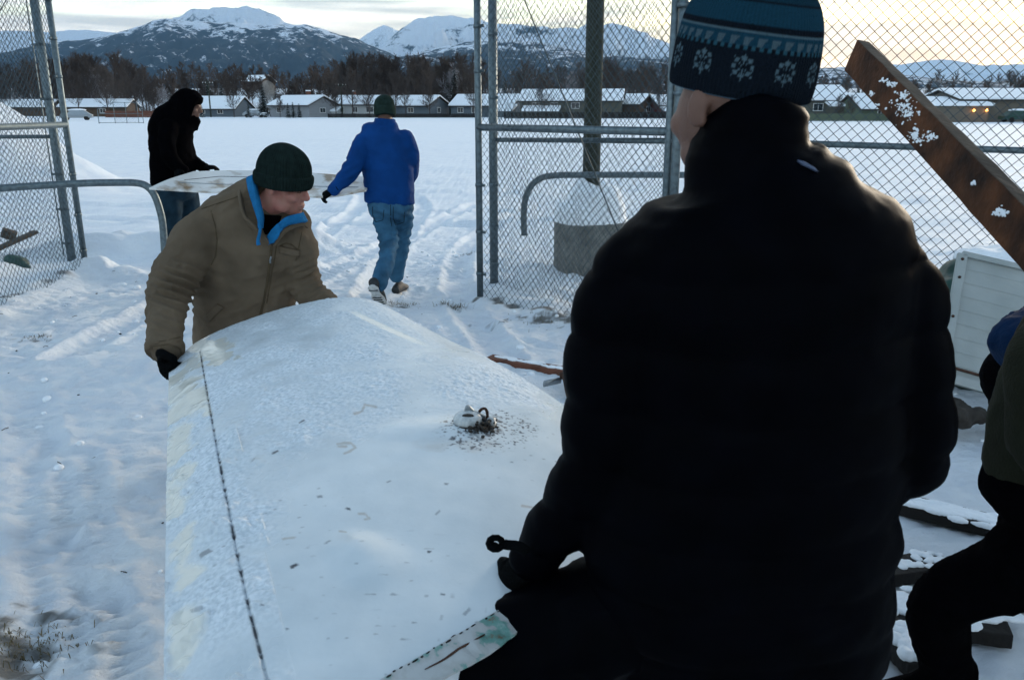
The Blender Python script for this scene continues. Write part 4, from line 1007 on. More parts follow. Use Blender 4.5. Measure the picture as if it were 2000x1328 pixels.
rf_ = N.new('ShaderNodeValToRGB'); rf_.color_ramp.elements[0].position = .35; rf_.color_ramp.elements[1].position = .65; rf_.color_ramp.elements[0].color = (.48, .54, .58, 1); rf_.color_ramp.elements[1].color = (.74, .79, .83, 1); L.new(nf.outputs['Fac'], rf_.inputs['Fac'])
cc = mixc(sp_.outputs[0], rp.outputs['Color'], rf_.outputs['Color']); cc = mixc(sp_.outputs[1], cc, (.72, .70, .62, 1)); cc = mixc(at2.outputs['Fac'], cc, (.30, .22, .14, 1)); cc = mixc(sp_.outputs[2], cc, (.03, .035, .045, 1))
L.new(cc, p.inputs['Base Color'])
rr = N.new('ShaderNodeMapRange'); rr.inputs[3].default_value = .24; rr.inputs[4].default_value = .85; L.new(sp_.outputs[0], rr.inputs[0])
rr2 = N.new('ShaderNodeMix'); rr2.data_type = 'FLOAT'; L.new(sp_.outputs[1], rr2.inputs[0]); L.new(rr.outputs[0], rr2.inputs[2]); rr2.inputs[3].default_value = .07; L.new(rr2.outputs[0], p.inputs['Roughness'])
p.inputs['Specular IOR Level'].default_value = .75
bb = N.new('ShaderNodeBump'); bb.inputs['Distance'].default_value = .006; L.new(nf.outputs['Fac'], bb.inputs['Height'])
rb2 = N.new('ShaderNodeMapRange'); rb2.inputs[3].default_value = .06; rb2.inputs[4].default_value = .5; L.new(sp_.outputs[0], rb2.inputs[0]); L.new(rb2.outputs[0], bb.inputs['Strength']); L.new(bb.outputs[0], p.inputs['Normal'])
# skin: upper surface, rounded right edge, lower surface
thick = np.clip(.012 + .11 * np.sin(math.pi * np.clip(uu, 0, 1) ** .75) ** .8, .012, 1) * (.72 + .28 * vv) * sst(-.03, .10, vv)
thick = np.maximum(thick, .012)
thick[:, -1] = .045; thick[:, -2] = np.maximum(thick[:, -2], .047)
bot = top.copy(); bot[:, :, 2] -= thick + h; bot[:, :, 0] -= 0
bulge = (1 - np.abs(np.linspace(-1, 1, 3)) ** 2)
tv = top.reshape(-1, 3); bv = bot[::6, ::6].reshape(-1, 3)
I = np.arange((NV + 1) * (NU + 1)).reshape(NV + 1, NU + 1)
nb_j, nb_i = len(range(0, NV + 1, 6)), len(range(0, NU + 1, 6)); J = np.arange(nb_j * nb_i).reshape(nb_j, nb_i) + len(tv)
f1 = np.stack([I[:-1, :-1], I[1:, :-1], I[1:, 1:], I[:-1, 1:]], -1).reshape(-1, 4).tolist()
f2 = np.stack([J[:-1, :-1], J[:-1, 1:], J[1:, 1:], J[1:, :-1]], -1).reshape(-1, 4).tolist()
def skirt(a_, b_):   # a: fine ids, b: coarse ids (every 6th)
    o = []
    for k in range(len(b_) - 1): o.append(tuple(a_[6 * k:6 * k + 7]) + (b_[k + 1], b_[k]))
    return o
f3 = skirt(I[:, 0].tolist(), J[:, 0].tolist()) + [tuple(reversed(q)) for q in skirt(I[:, -1].tolist(), J[:, -1].tolist())] + [tuple(reversed(q)) for q in skirt(I[0, :].tolist(), J[0, :].tolist())] + skirt(I[-1, :].tolist(), J[-1, :].tolist())
wme = bpy.data.meshes.new('skin'); wme.from_pydata(np.concatenate([tv, bv]).tolist(), [], f1 + f2 + f3); wme.update()
zz = np.zeros(len(bv))
set_tint(wme, np.stack([np.concatenate([a_.ravel(), zz]) for a_ in (crust, bare_sheen_m, dirt)], 1)); s_ = np.concatenate([stain.ravel(), zz]); set_tint(wme, np.stack([s_] * 3, 1), 'stain')
wing = thing('aircraft_wing', 'big frost-covered white aircraft wing panel carried between the tan-jacketed and black-jacketed men', 'aircraft wing', (-.5, 2.3, .7))
wo_ = put('skin', wme, wing_m, wing); smart_smooth(wo_, 50)
wing_bvh = bvh_of(wme, parent_world(wing))
# torn root rib: flange with chipped teal primer along the near end
rib_m = bpy.data.materials.new('chipped_primer'); rib_m.use_nodes = True; N, L = rib_m.node_tree.nodes, rib_m.node_tree.links; p = N['Principled BSDF']; p.inputs['Roughness'].default_value = .5
t = N.new('ShaderNodeTexCoord'); n = N.new('ShaderNodeTexNoise'); n.inputs['Scale'].default_value = 11; n.inputs['Detail'].default_value = 7; n.inputs['Roughness'].default_value = .6; L.new(t.outputs['Object'], n.inputs['Vector'])
r = N.new('ShaderNodeValToRGB'); e = r.color_ramp.elements; e[0].position = .30; e[0].color = (.04, .03, .02, 1); e[1].position = .56; e[1].color = (.42, .44, .44, 1)
for q, c_ in ((.36, (.14, .09, .05, 1)), (.40, (.10, .24, .21, 1)), (.44, (.14, .28, .25, 1)), (.47, (.36, .37, .36, 1))): x_ = e.new(q); x_.color = c_
L.new(n.outputs['Fac'], r.inputs['Fac']); L.new(r.outputs['Color'], p.inputs['Base Color'])
edge = [Vector(top[-1, i]) for i in range(78, NU - 26, 5)]
outw = (Vector((edge[-1] - edge[0]).yxz) if False else Vector(((edge[-1] - edge[0]).y, -(edge[-1] - edge[0]).x, 0))).normalized()
a = MB(); vs = []; rg = random.Random(3)
for i, q in enumerate(edge):
    w_ = .060 + .003 * math.sin(i * .5) + rg.uniform(-.0018, .0018)
    vs += [q + Vector((0, 0, .002)), q + outw * w_ * .5 + Vector((0, 0, -.004 + rg.uniform(-.002, .002))), q + outw * w_ + Vector((0, 0, -.016)), q + outw * w_ + Vector((0, 0, -.020)), q + Vector((0, 0, -.012))]
fs = [(i * 5 + k, i * 5 + (k + 1) % 5, (i + 1) * 5 + (k + 1) % 5, (i + 1) * 5 + k) for i in range(len(edge) - 1) for k in range(5)]
a.add(vs, fs + [(4, 3, 2, 1, 0), tuple((len(edge) - 1) * 5 + k for k in range(5))]); rb_o = a.build('root_rib', rib_m, wing, smooth=False)
a = MB(); ne = len(edge); a.tube([edge[i] + outw * (.030 + .0014 * math.sin(i * 1.1)) + Vector((0, 0, -.004 + .001 * math.sin(i * 1.3))) for i in range(int(ne * .36), int(ne * .52))], [  .0008 + .0022 * math.sin(3.14 * q / (int(ne * .52) - int(ne * .36))) for q in range(int(ne * .52) - int(ne * .36))], 6); a.build('torn_edge', M['rust'], rb_o)
a = MB()
ed = (edge[-1] - edge[0]).normalized(); Me = Matrix((ed, outw, Vector((0, 0, 1)))).transposed()
for i in range(1, len(edge) - 1):
    if rg.random() < .25: continue
    a.ell(edge[i] + outw * rg.uniform(-.001, .004) + Vector((0, 0, .0015)), (rg.uniform(.002, .008), rg.uniform(.0012, .0026), .0016), Me, nu=8, nv=5)
o = a.build('rivets', M['wood_dark'], rb_o); o['kind'] = 'stuff'
# the fitting on top: a small faired housing with a fin and a looped lug
fc, fn = hit(wing_bvh, 925, 826)
ft = mpp(925, 826, fc.y)
M['fit'] = mat('worn_white_casting', (.36, .38, .38), .4, .3, 60, .2, 120, col2=(.62, .64, .63))
fx = hit(wing_bvh, 914, 826)[0]
a = MB(); a.ell(fx + Vector((0, 0, .010)), (29 * ft, 30 * ft, .027)); fit = a.build('fitting', M['fit'], wing)
a = MB(); a.tube([fx + Vector((-.002, -.004, -.010)), fx + Vector((-.002, -.004, .0035))], [(30.5 * ft, 32 * ft)] * 2, 28); a.build('fitting_base', M['dirt'], fit)
a = MB(); q = [U(*z_, fx.y + .004) for z_ in ((905, 822), (907, 800), (909, 793), (913, 790), (918, 793), (926, 801), (938, 807), (948, 812), (952, 824), (944, 832), (930, 830))]
vs = [p_ + Vector((0, s_, 0)) for s_ in (-.005, .005) for p_ in q]; k = len(q)
a.add(vs, [tuple(range(k)), tuple(range(2 * k - 1, k - 1, -1))] + [(i, i + k, (i + 1) % k + k, (i + 1) % k) for i in range(k)]); a.build('fin', M['steel'], fit, False, bevel=.002)
a = MB(); a.tube([U(*z_, fx.y + .01) for z_ in ((936, 804), (941, 799), (947, 798), (951, 803), (952, 812), (951, 822))], .0042, 8, sub=4); a.build('lug_loop', M['rust'], fit)
a = MB(); lc = hit(wing_bvh, 960, 832)[0]; a.limb([lc + Vector((-.008, .004, .012)), lc + Vector((.008, -.004, .012))], [.014, .014], 16, None, 2); a.build('lug', M['fit'], fit)
a = MB(); a.ell(U(914, 812, fx.y - .022), (.017, .008, .006)); a.build('fill_hole', M['dirt'], fit)
me_m = MB(); rg = random.Random(4)
for i in range(90):
    b = hit(wing_bvh, 943 + rg.gauss(0, 11 + i * .06), 838 + rg.gauss(0, 5))[0]; b = b + Vector((0, 0, rg.uniform(0, .020) if i < 34 else 0)); r_ = rg.uniform(.003, .008) if i < 50 else rg.uniform(.0015, .004); me_m.ell(b + Vector((0, 0, .002)), (r_, r_, r_ * .7), nu=7, nv=5)
o = me_m.build('soot_crumbs', M['dirt'], fit); o['kind'] = 'stuff'

# ------------------------------------------------------------------ the thin panel carried beyond
PN = [[(291, 367, 6.75), (430, 375, 6.85), (560, 380, 6.95), (640, 383, 7.02), (715, 371, 7.10)],
      [(330, 350, 6.95), (440, 356, 7.1), (560, 362, 7.2), (640, 364, 7.25), (720, 362, 7.3)],
      [(378, 335, 7.2), (450, 333, 7.35), (560, 335, 7.45), (640, 340, 7.5), (725, 346, 7.52)]]
pc = [[np.array(U(*c_)) for c_ in row] for row in PN]
nu, nv = 60, 24; pv_, fs = [], []
for s_ in (0, -.016):
    for j in range(nv + 1):
        for i in range(nu + 1):
            q = cr_row([cr_row(row, i / nu) for row in pc], j / nv); pv_.append((q[0], q[1], q[2] + s_))
w_ = nu + 1; k = w_ * (nv + 1)
for j in range(nv):
    for i in range(nu):
        q = (j * w_ + i, j * w_ + i + 1, (j + 1) * w_ + i + 1, (j + 1) * w_ + i); fs += [q, tuple(x + k for x in reversed(q))]
ring = list(range(w_)) + [j * w_ + nu for j in range(1, nv + 1)] + [nv * w_ + i for i in range(nu - 1, -1, -1)] + [j * w_ for j in range(nv - 1, 0, -1)]
fs += [(b, a_, a_ + k, b + k) for a_, b in zip(ring, ring[1:] + ring[:1])]
pm = mat('dirty_white_skin', (.24, .17, .10), .32, .2, 5, .2, 60, col2=(.62, .62, .60), detail=7, spec=.5)
for q in pm.node_tree.nodes:
    if q.type == 'VALTORGB': q.color_ramp.elements[0].position = .38; q.color_ramp.elements[1].position = .50
pme = bpy.data.meshes.new('panel_skin'); pme.from_pydata(pv_, [], fs); pme.update()
panel = thing('carried_aileron', 'thin dirty white aircraft panel carried between the hooded man and the blue-jacketed man', 'aircraft panel', tuple(U(500, 360, 7.1)))
smart_smooth(put('panel_skin', pme, pm, panel), 40); pb = bvh_of(pme, parent_world(panel))
seam(pb, [(350, 357), (480, 362), (700, 366)], .004).build('stiffener', M['steel'], panel)
seam(pb, [(360, 352), (430, 345), (480, 346), (600, 348)], .003).build('panel_joint', M['dirt'], panel)

# ------------------------------------------------------------------ boards and debris on the ground
def plank(label, p0, p1, w, t, m, roll=0, name='wooden_board', snow=None, end=None, group='loose boards', view_tilt=None, side_m=None):
    p0, p1 = Vector(p0), Vector(p1); d = (p1 - p0); L_ = d.length; d.normalize()
    side_ = d.cross(Vector((0, 0, 1))).normalized(); up_ = side_.cross(d)
    R3 = Matrix.Rotation(roll, 3, d); side_, up_ = R3 @ side_, R3 @ up_
    if view_tilt is not None:
        v_ = Vector((0, 0, CAMH)) - p0.lerp(p1, .4); v_ = (v_ - d * v_.dot(d)).normalized(); q_ = d.cross(v_)
        if q_.z < 0: q_ = -q_
        up_ = (v_ * math.cos(view_tilt) - q_ * math.sin(view_tilt)).normalized(); side_ = d.cross(up_)
    M3 = Matrix((side_, d, up_)).transposed()
    g = thing(name, label, 'board', tuple(p0.lerp(p1, .5)), group)
    nseg = 24; a = MB(); vs = []
    rg = random.Random(len(label))
    for i in range(nseg + 1):
        q = p0 + d * (L_ * i / nseg)
        for x, z in ((-1, -1), (1, -1), (1, 1), (-1, 1)): vs.append(q + side_ * (x * w / 2 + rg.uniform(-.0012, .0012)) + up_ * (z * t / 2 + rg.uniform(-.001, .001)))
    a.add(vs, [(i * 4 + k, i * 4 + (k + 1) % 4, (i + 1) * 4 + (k + 1) % 4, (i + 1) * 4 + k) for i in range(nseg) for k in range(4)] + [(3, 2, 1, 0), tuple(nseg * 4 + k for k in range(4))])
    tb_ = a.build('timber', m, g, False, bevel=.004)
    if side_m:
        tb_.data.materials.append(side_m)
        for i_, pl in enumerate(tb_.data.polygons):
            if i_ >= nseg * 4 or i_ % 2: pl.material_index = 1
    return g, M3, p0, d, L_
def snow_on(g, M3, spots, name='snow_patch'):
    for c_, rx, ry, rz, sd in spots:
        a = MB(); rg = random.Random(sd)
        for k in range(9): a.ell(Vector(c_) + M3 @ Vector((rg.gauss(0, rx * .5), rg.gauss(0, ry * .5), 0)), (rx * rg.uniform(.2, .5), ry * rg.uniform(.2, .5), rz), M3, 10, 6)
        me = remesh(a, name, max(.0035, rx * .09), 2, lambda co, nr: .002 * fbm3(co[:, 0] * 90, co[:, 1] * 90, co[:, 2] * 90, sd, 2)); put(name, me, M['snowcap'], g)
# the raised board
e0, e1 = U(1673, 110, 2.75), U(2150, 608, 1.50)
g, M3, p0, d, L_ = plank('snow-flecked rusty brown board held up on a slant at the right', e0, e1, .100, .042, M['wood_rust'], 0, view_tilt=R(30), side_m=M['wood_end'])
bd = MB(); M['wood_rust'].node_tree.nodes
brd = [o for o in g.children][0]
bpy.context.view_layer.update()
bb_ = bvh_of(brd.data, parent_world(g))
for px, py, sx, sy, sd in ((1762, 205, 40, 22, 1), (1772, 225, 30, 22, 2), (1742, 165, 14, 8, 3), (1765, 186, 18, 14, 4), (1800, 270, 34, 18, 5), (1822, 268, 14, 12, 6), (1785, 262, 16, 10, 7), (1702, 182, 8, 6, 8), (1902, 358, 7, 6, 9), (1955, 415, 20, 14, 10), (1725, 158, 10, 5, 11), (1716, 205, 6, 4, 12)):
    a = MB(); rg = random.Random(sd); ok = 0
    for k in range(int(10 + sx * 1.4)):
        h_, n_ = hit(bb_, px + rg.gauss(0, sx * .33), py + rg.gauss(0, sy * .33))
        if h_ is None: continue
        r_ = rg.choice([rg.uniform(.001, .0022), rg.uniform(.001, .0025), rg.uniform(.002, .0050)]); q_ = n_.to_track_quat('Z', 'Y').to_matrix(); a.ell(h_, (r_ * 1.4, r_, .003), q_, 9, 6); ok += 1
    if ok: put('snow_patch', remesh(a, 'snow_patch', .0012, 1, lambda co, nr: .0006 * fbm3(co[:, 0] * 260, co[:, 1] * 260, co[:, 2] * 260, 9, 2)), M['snowcap'], g)
def gpt(px, py, dz=0):
    q = G(px, py); return Vector((q.x, q.y, gz_at(q.x, q.y) + dz))
g, M3, p0, d, L_ = plank('reddish board lying in the snow just past the wing, left of the black jacket', gpt(955, 705, .02), gpt(1190, 748, .02), .10, .04, M['wood_red']); snow_on(g, M3, [(p0 + d * (L_ * .3) + Vector((0, 0, .022)), .04, .16, .008, 3), (p0 + d * (L_ * .6) + Vector((0, 0, .022)), .03, .12, .008, 4)])
g, M3, p0, d, L_ = plank('long dark board with a snow-covered top lying behind the crouching leg at right', gpt(1745, 1000, .03), gpt(1960, 1043, .03), .13, .05, M['wood_dark']); snow_on(g, M3, [(p0 + d * (L_ * f_) + Vector((0, 0, .026)), .06, .20, .012, 5 + int(f_ * 9)) for f_ in (.15, .4, .65, .88)])
g, M3, p0, d, L_ = plank('dark board crusted with snow beside the black jacket at lower right', gpt(1690, 1150, .03), gpt(1835, 1120, .03), .12, .05, M['wood_dark']); snow_on(g, M3, [(p0 + d * (L_ * f_) + Vector((0, 0, .026)), .05, .06, .009, 45 + int(f_ * 9)) for f_ in (.5, .75, .95)])
g, M3, p0, d, L_ = plank('broad snowy board between the black jacket and the bent black knee', gpt(1690, 1215, .03), gpt(1960, 1262, .03), .16, .05, M['wood_dark']); snow_on(g, M3, [(p0 + d * (L_ * f_) + Vector((0, 0, .028)), .07, .12, .012, 15 + int(f_ * 9)) for f_ in (.12, .3, .55, .8)])
g, M3, p0, d, L_ = plank('rough board with a clod of snow in the bottom right corner beside the black jacket', gpt(1700, 1240, .05), gpt(1800, 1345, .05), .11, .05, M['wood_dark']); snow_on(g, M3, [(p0 + d * (L_ * f_) + Vector((0, 0, .03)), .05, .07, .02, 25 + int(f_ * 9)) for f_ in (.3, .6, .85)])
g, M3, p0, d, L_ = plank('light brown board sticking out of the snow behind the left gate leaf', gpt(-20, 508, .08), gpt(76, 492, .20), .10, .035, M['wood_end'])
a = MB(); c_ = gpt(18, 462, .0); a.box(c_ + Vector((0, 0, .08)), (.18, .1, .12), Euler((.3, .4, .5)).to_matrix()); tag(a.build('broken_block', M['wood_end'], None, False, bevel=.012), 'small broken wooden block in the snow behind the left gate leaf', 'block')
a = MB(); c_ = gpt(36, 532, .05); a.ell(c_, (.12, .09, .07), Euler((.2, .5, .4)).to_matrix()); a.ell(c_ + Vector((.09, -.04, -.03)), (.10, .05, .03), Euler((0, .2, -.4)).to_matrix()); a.ell(c_ + Vector((-.05, .03, .02)), (.07, .06, .05))
me = remesh(a, 'tarp_bundle', .012, 3, lambda co, nr: .015 * fbm3(co[:, 0] * 9, co[:, 1] * 9, co[:, 2] * 9, 5, 3)); tag(put('tarp_bundle', me, M['tarp']), 'dark green crumpled tarp half buried in snow behind the left gate leaf', 'tarp')
# saw lying past the wing edge
c_ = gpt(1092, 768, .05); g = thing('hand_tool', 'hand tool with a steel bar and dark red grip lying right of the wing', 'tool', tuple(c_))
q0, q1 = gpt(1062, 770, .05), gpt(1095, 757, .05); a = MB(); a.tube([q0, q1], [(.02, .006)] * 2, 8, (0, 0, 1)); a.build('bar', M['steel'], g)
a = MB(); a.tube([gpt(1093, 756, .07), gpt(1105, 757, .07), gpt(1110, 770, .04), gpt(1113, 782, .02)], [.02, .028, .024, .02], 10, sub=4); a.build('grip', M['rust'], g)
# grass tufts
def tuft(px, py, n, h, r, sd, label):
    a = MB(); rg = random.Random(sd); c_ = gpt(px, py)
    for i in range(n):
        b = c_ + Vector((rg.gauss(0, r), rg.gauss(0, r * .6), 0)); b.z = gz_at(b.x, b.y) - .01
        d_ = Vector((rg.gauss(0, .8), rg.gauss(0, .8), rg.uniform(.25, 1))).normalized() * h * rg.uniform(.4, 1.1); s_ = d_.cross(Vector((0, 0, 1))).normalized() * .0014
        m_ = b + d_ * .55 + Vector((0, 0, .012)); a.add([b - s_, b + s_, m_ + s_, m_ - s_, b + d_ + Vector((0, 0, -.008))], [(0, 1, 2, 3), (3, 2, 4)])
    tag(a.build('grass_tuft', M['grass'], None, False), label, 'grass', kind='stuff')
tuft(785, 600, 110, .06, .09, 1, 'dry grass poking through the snow behind the wing tip')
tuft(886, 602, 150, .09, .07, 2, 'larger dry grass tuft right of the wing tip'); tuft(915, 492, 60, .06, .07, 3, 'sparse grass left of the gate post')
tuft(45, 1275, 320, .045, .09, 4, 'flattened grass in the bare earth at bottom left'); tuft(1080, 628, 120, .06, .16, 5, 'grass along the foot of the right gate leaf'); tuft(70, 660, 40, .05, .05, 6, 'few blades of grass in the trodden snow')
# twigs and crumbs strewn on the snow
a = MB(); rg = random.Random(12)
for i in range(150):
    x, y = rg.uniform(-4.4, 3.2), rg.uniform(1.2, 8.5); z = gz_at(x, y)
    if rg.random() < .6: r_ = rg.uniform(.002, .008); a.ell((x, y, z + r_ * .3), (r_ * 1.5, r_, r_ * .7), Matrix.Rotation(rg.uniform(0, 6), 3, 'Z'), 7, 5)
    else:
        d_ = Vector((rg.gauss(0, 1), rg.gauss(0, 1), .15)).normalized() * rg.uniform(.02, .07); a.tube([Vector((x, y, z + .003)), Vector((x, y, z + .006)) + d_ * .5, Vector((x, y, z + .002)) + d_], .002, 5)
o = a.build('ground_crumbs', M['dirt'], None, False); tag(o, 'small dark crumbs and twigs strewn over the trodden snow', 'debris', kind='stuff')
# clods of snow
a = MB(); rg = random.Random(13)
for i in range(260):
    x, y = rg.uniform(-4.4, 3.0), rg.uniform(1.4, 10.5); r_ = rg.uniform(.008, .03) * (1.8 if y > 7.5 and x < -2 else 1)
    a.ell((x, y, gz_at(x, y) + r_ * .2), (r_ * rg.uniform(.8, 1.5), r_, r_ * .7), Matrix.Rotation(rg.uniform(0, 6), 3, 'Z'), 9, 6)
o = a.build('snow_clods', M['snowcap']); tag(o, 'small clods of kicked-up snow lying about', 'snow clods', kind='stuff')

# heap under a green tarp with the white siding panel leaning on it
yb = 4.5
c_ = U(1930, 640, yb + .55); g = thing('tarp_heap', 'snow-topped heap under a dark green tarp behind the white siding panel', 'heap', (c_.x, c_.y, 0))
a = MB(); a.ell((c_.x + .35, c_.y + .1, .32), (.85, .50, .52)); a.ell((c_.x - .1, c_.y + .0, .36), (.36, .42, .40)); a.ell((c_.x + 1.1, c_.y + .2, .30), (.7, .5, .42))
me = remesh(a, 'tarp', .022, 4, lambda co, nr: .045 * fbm3(co[:, 0] * 3.5, co[:, 1] * 3.5, co[:, 2] * 3.5, 6, 4)); put('tarp', me, M['tarp'], g)
a = MB(); a.ell((c_.x + .40, c_.y - .02, .74), (.66, .46, .115)); a.ell((c_.x - .02, c_.y - .12, .70), (.22, .28, .08)); a.ell((c_.x + 1.1, c_.y + .15, .66), (.5, .4, .09))
me = remesh(a, 'snow_cap', .018, 3, lambda co, nr: .022 * fbm3(co[:, 0] * 6, co[:, 1] * 6, co[:, 2] * 6, 7, 3)); put('snow_cap', me, M['snowcap'], g)
A_ = [U(1878, 497, yb), U(2085, 545, yb - .12), U(2060, 800, yb - .35), U(1838, 735, yb - .28)]
g = thing('siding_panel', 'dented white siding panel with a rusty-bolted edge strip leaning on the tarp heap', 'panel', tuple(A_[3]))
n_ = (A_[1] - A_[0]).cross(A_[3] - A_[0]).normalized();  n_ = n_ if n_.y < 0 else -n_
a = MB(); rows = 9; vs = []; fs = []
for j in range(rows):
    for e_ in (0, 1):
        t_ = (j + e_) / rows; l0, l1 = A_[0].lerp(A_[3], t_), A_[1].lerp(A_[2], t_); off = n_ * (.002 + .0022 * e_); vs += [l0 + off, l1 + off]
    b = j * 4; fs.append((b, b + 2, b + 3, b + 1))
    if j: fs.append((b - 2, b, b + 1, b - 1))
k = len(vs); vs += [q - n_ * .03 for q in A_]; fs.append((k, k + 1, k + 2, k + 3))
fs += [(0, 1, k + 1, k), (k - 2, k + 3, k + 2, k - 1)]
a.add(vs, fs); a.build('boards', M['siding'], g, False)
def bar_on(p, q, w_, th, m, nm, side_off=0):
    a = MB(); d_ = (q - p).normalized(); s_ = d_.cross(n_).normalized(); M3 = Matrix((s_, d_, n_)).transposed(); a.box(p.lerp(q, .5) + n_ * (.012) + s_ * side_off, (w_, (q - p).length, th), M3); return a.build(nm, m, g, False, bevel=.003)
es = bar_on(A_[0], A_[3], .05, .026, M['siding'], 'edge_strip'); bar_on(A_[3].lerp(A_[0], .09) - n_ * .004, A_[2].lerp(A_[1], .09) - n_ * .004, .012, .022, M['rust'], 'rusty_joint'); bar_on(A_[3], A_[2], .05, .03, M['siding'], 'bottom_strip'); bar_on(A_[0], A_[1], .03, .026, M['siding'], 'top_strip')
for t_ in (.05, .2, .52, .7): a = MB(); a.ell(A_[0].lerp(A_[3], t_) + n_ * .027, (.008, .008, .008)); a.build('bolt', M['rust'], es)
a = MB()
for i in range(26):
    q = A_[3].lerp(A_[2], rt.uniform(-.05, 1.0)); r_ = rt.uniform(.03, .09); a.ell((q.x, q.y - rt.uniform(-.05, .12), max(0, q.z) * .3 + rt.uniform(0, .06)), (r_ * 1.4, r_, r_ * .8), Euler((rt.random(), rt.random(), rt.random())).to_matrix(), 9, 6)
me = remesh(a, 'debris', .014, 1, lambda co, nr: .012 * fbm3(co[:, 0] * 22, co[:, 1] * 22, co[:, 2] * 22, 6, 3)); tag(put('debris_pile', me, M['dirt']), 'dark rubbish under the lower edge of the white siding panel', 'debris', kind='stuff')

# ------------------------------------------------------------------ people
def ring_tube(mb, rings, n=40, sub=5):
    """rings: (px, py, half width in px, depth radius in m, Y): stacked ellipses making a torso"""
    pts, rad = [], []
    for px, py, hw, dr, Y_ in rings: pts.append(U(px, py, Y_)); rad.append((hw * mpp(px, py, Y_), dr))
    mb.tube(pts, rad, n, (1, 0, 0), True, sub)
def chain(mb, pts, n=22, sub=6, k=1.0):
    """pts: (px, py, Y, radius px)"""
    P = [U(a_[0], a_[1], a_[2]) for a_ in pts]; mb.limb(P, [a_[3] * k * mpp(a_[0], a_[1], a_[2]) for a_ in pts], n, None, sub); return P
def folds(amp, sc, sd, squash=(1, 1, 1)):
    def f(co, nr):
        a_ = fbm3(co[:, 0] * sc * squash[0], co[:, 1] * sc * squash[1], co[:, 2] * sc * squash[2], sd, 3)
        b_ = 1 - np.abs(vn3(co[:, 0] * sc * 1.7 * squash[0] + a_, co[:, 1] * sc * 1.7 * squash[1], co[:, 2] * sc * 1.7 * squash[2] + a_, sd + 7)) * 2
        return amp * (.6 * a_ + .6 * b_)
    return f
def head_parts(mb, mt, s=1.0, ears=True, features=True):
    E = lambda c_, r_, M3=None: mb.ell(mt @ Vector([x * s for x in c_]), [x * s for x in r_], (mt.to_3x3() @ M3) if M3 else mt.to_3x3(), 20, 14)
    E((0, -.012, .035), (.074, .094, .086)); E((0, .028, -.03), (.060, .066, .088)); E((0, .045, -.085), (.044, .043, .032)); E((0, .074, -.103), (.021, .018, .017))
    for x in (-1, 1):
        if features: E((x * .026, .084, .020), (.028, .011, .010))
        E((x * .040, .060, -.028), (.026, .028, .026)); E((x * .047, .02, -.075), (.018, .04, .03))
        if ears:
            M3 = Euler((.15, 0, x * -.35)).to_matrix(); E((x * .080, -.014, -.004), (.008, .019, .032), M3); E((x * .076, -.018, -.024), (.008, .012, .012), M3)
    if not features: E((0, .026, -.020), (.070, .070, .090)); E((0, .040, -.075), (.052, .050, .045))
    if features:
        nose = [Vector((0, .088, .016)), Vector((0, .100, -.006)), Vector((0, .112, -.028)), Vector((0, .100, -.037))]
        mb.tube([mt @ (q * s) for q in nose], [(.008 * s, .01 * s), (.010 * s, .011 * s), (.0125 * s, .011 * s), (.012 * s, .006 * s)], 12, mt.to_3x3() @ Vector((1, 0, 0)), True, 4)
        for x in (-1, 1): E((x * .012, .098, -.033), (.0075, .009, .007))
        E((0, .090, -.062), (.022, .011, .006)); E((0, .089, -.075), (.019, .010, .0065))
        for x in (-1, 1): E((x * .029, .079, .003), (.0135, .009, .008))
def eyes(parent, mt, m_brow, s=1.0):
    for x in (-1, 1):
        a = MB(); a.tube([mt @ Vector(q) * 1 if s == 1 else mt @ (Vector(q) * s) for q in ((x * .016, .0885, -.001), (x * .029, .0895, -.0045), (x * .042, .083, -.002))], .0016, 6, sub=4); a.build('eyelid', M['tan_dark'], parent)
        a = MB(); a.tube([mt @ (Vector(q) * s) for q in ((x * .012, .094, .026), (x * .030, .0955, .031), (x * .050, .080, .026))], [(.004, .002), (.005, .0025), (.003, .002)], 8, sub=4); a.build('eyebrow', m_brow, parent)
def beanie(mt, r, prof, nt=180, ribs=0, amp=.0015, colour=None, wob=.002, seed=0):
    """prof: (height, scale) from brim upward; r = (rx, ry)"""
    hs = [q[0] for q in prof]; m = 80; vs = []; cols = []
    tt = np.linspace(0, 1, m) ; acc = np.interp(tt, np.linspace(0, 1, len(prof)), range(len(prof)))
    H_ = np.interp(acc, range(len(prof)), hs); S_ = np.interp(acc, range(len(prof)), [q[1] for q in prof])
    k = np.array([.25, .5, .25])
    for _ in range(6): S_[1:-1] = np.convolve(S_, k, 'valid'); H_[1:-1] = np.convolve(H_, k, 'valid')
    for j in range(m):
        for i in range(nt):
            w_ = 2 * math.pi * i / nt
            d_ = amp * math.cos(ribs * w_) if ribs else 0
            d_ += wob * math.sin(3 * w_ + 9 * H_[j] + seed) + wob * .6 * math.sin(5 * w_ - 21 * H_[j])
            vs.append(mt @ Vector(((r[0] * S_[j] + d_ * S_[j]) * math.cos(w_), (r[1] * S_[j] + d_ * S_[j]) * math.sin(w_), H_[j])))
            if colour: cols.append(colour(w_, H_[j]))
    fs = [(j * nt + i, j * nt + (i + 1) % nt, (j + 1) * nt + (i + 1) % nt, (j + 1) * nt + i) for j in range(m - 1) for i in range(nt)]
    fs += [tuple((m - 1) * nt + i for i in range(nt)), tuple(range(nt - 1, -1, -1))]
    mb = MB(); mb.add(vs, fs); return mb, cols
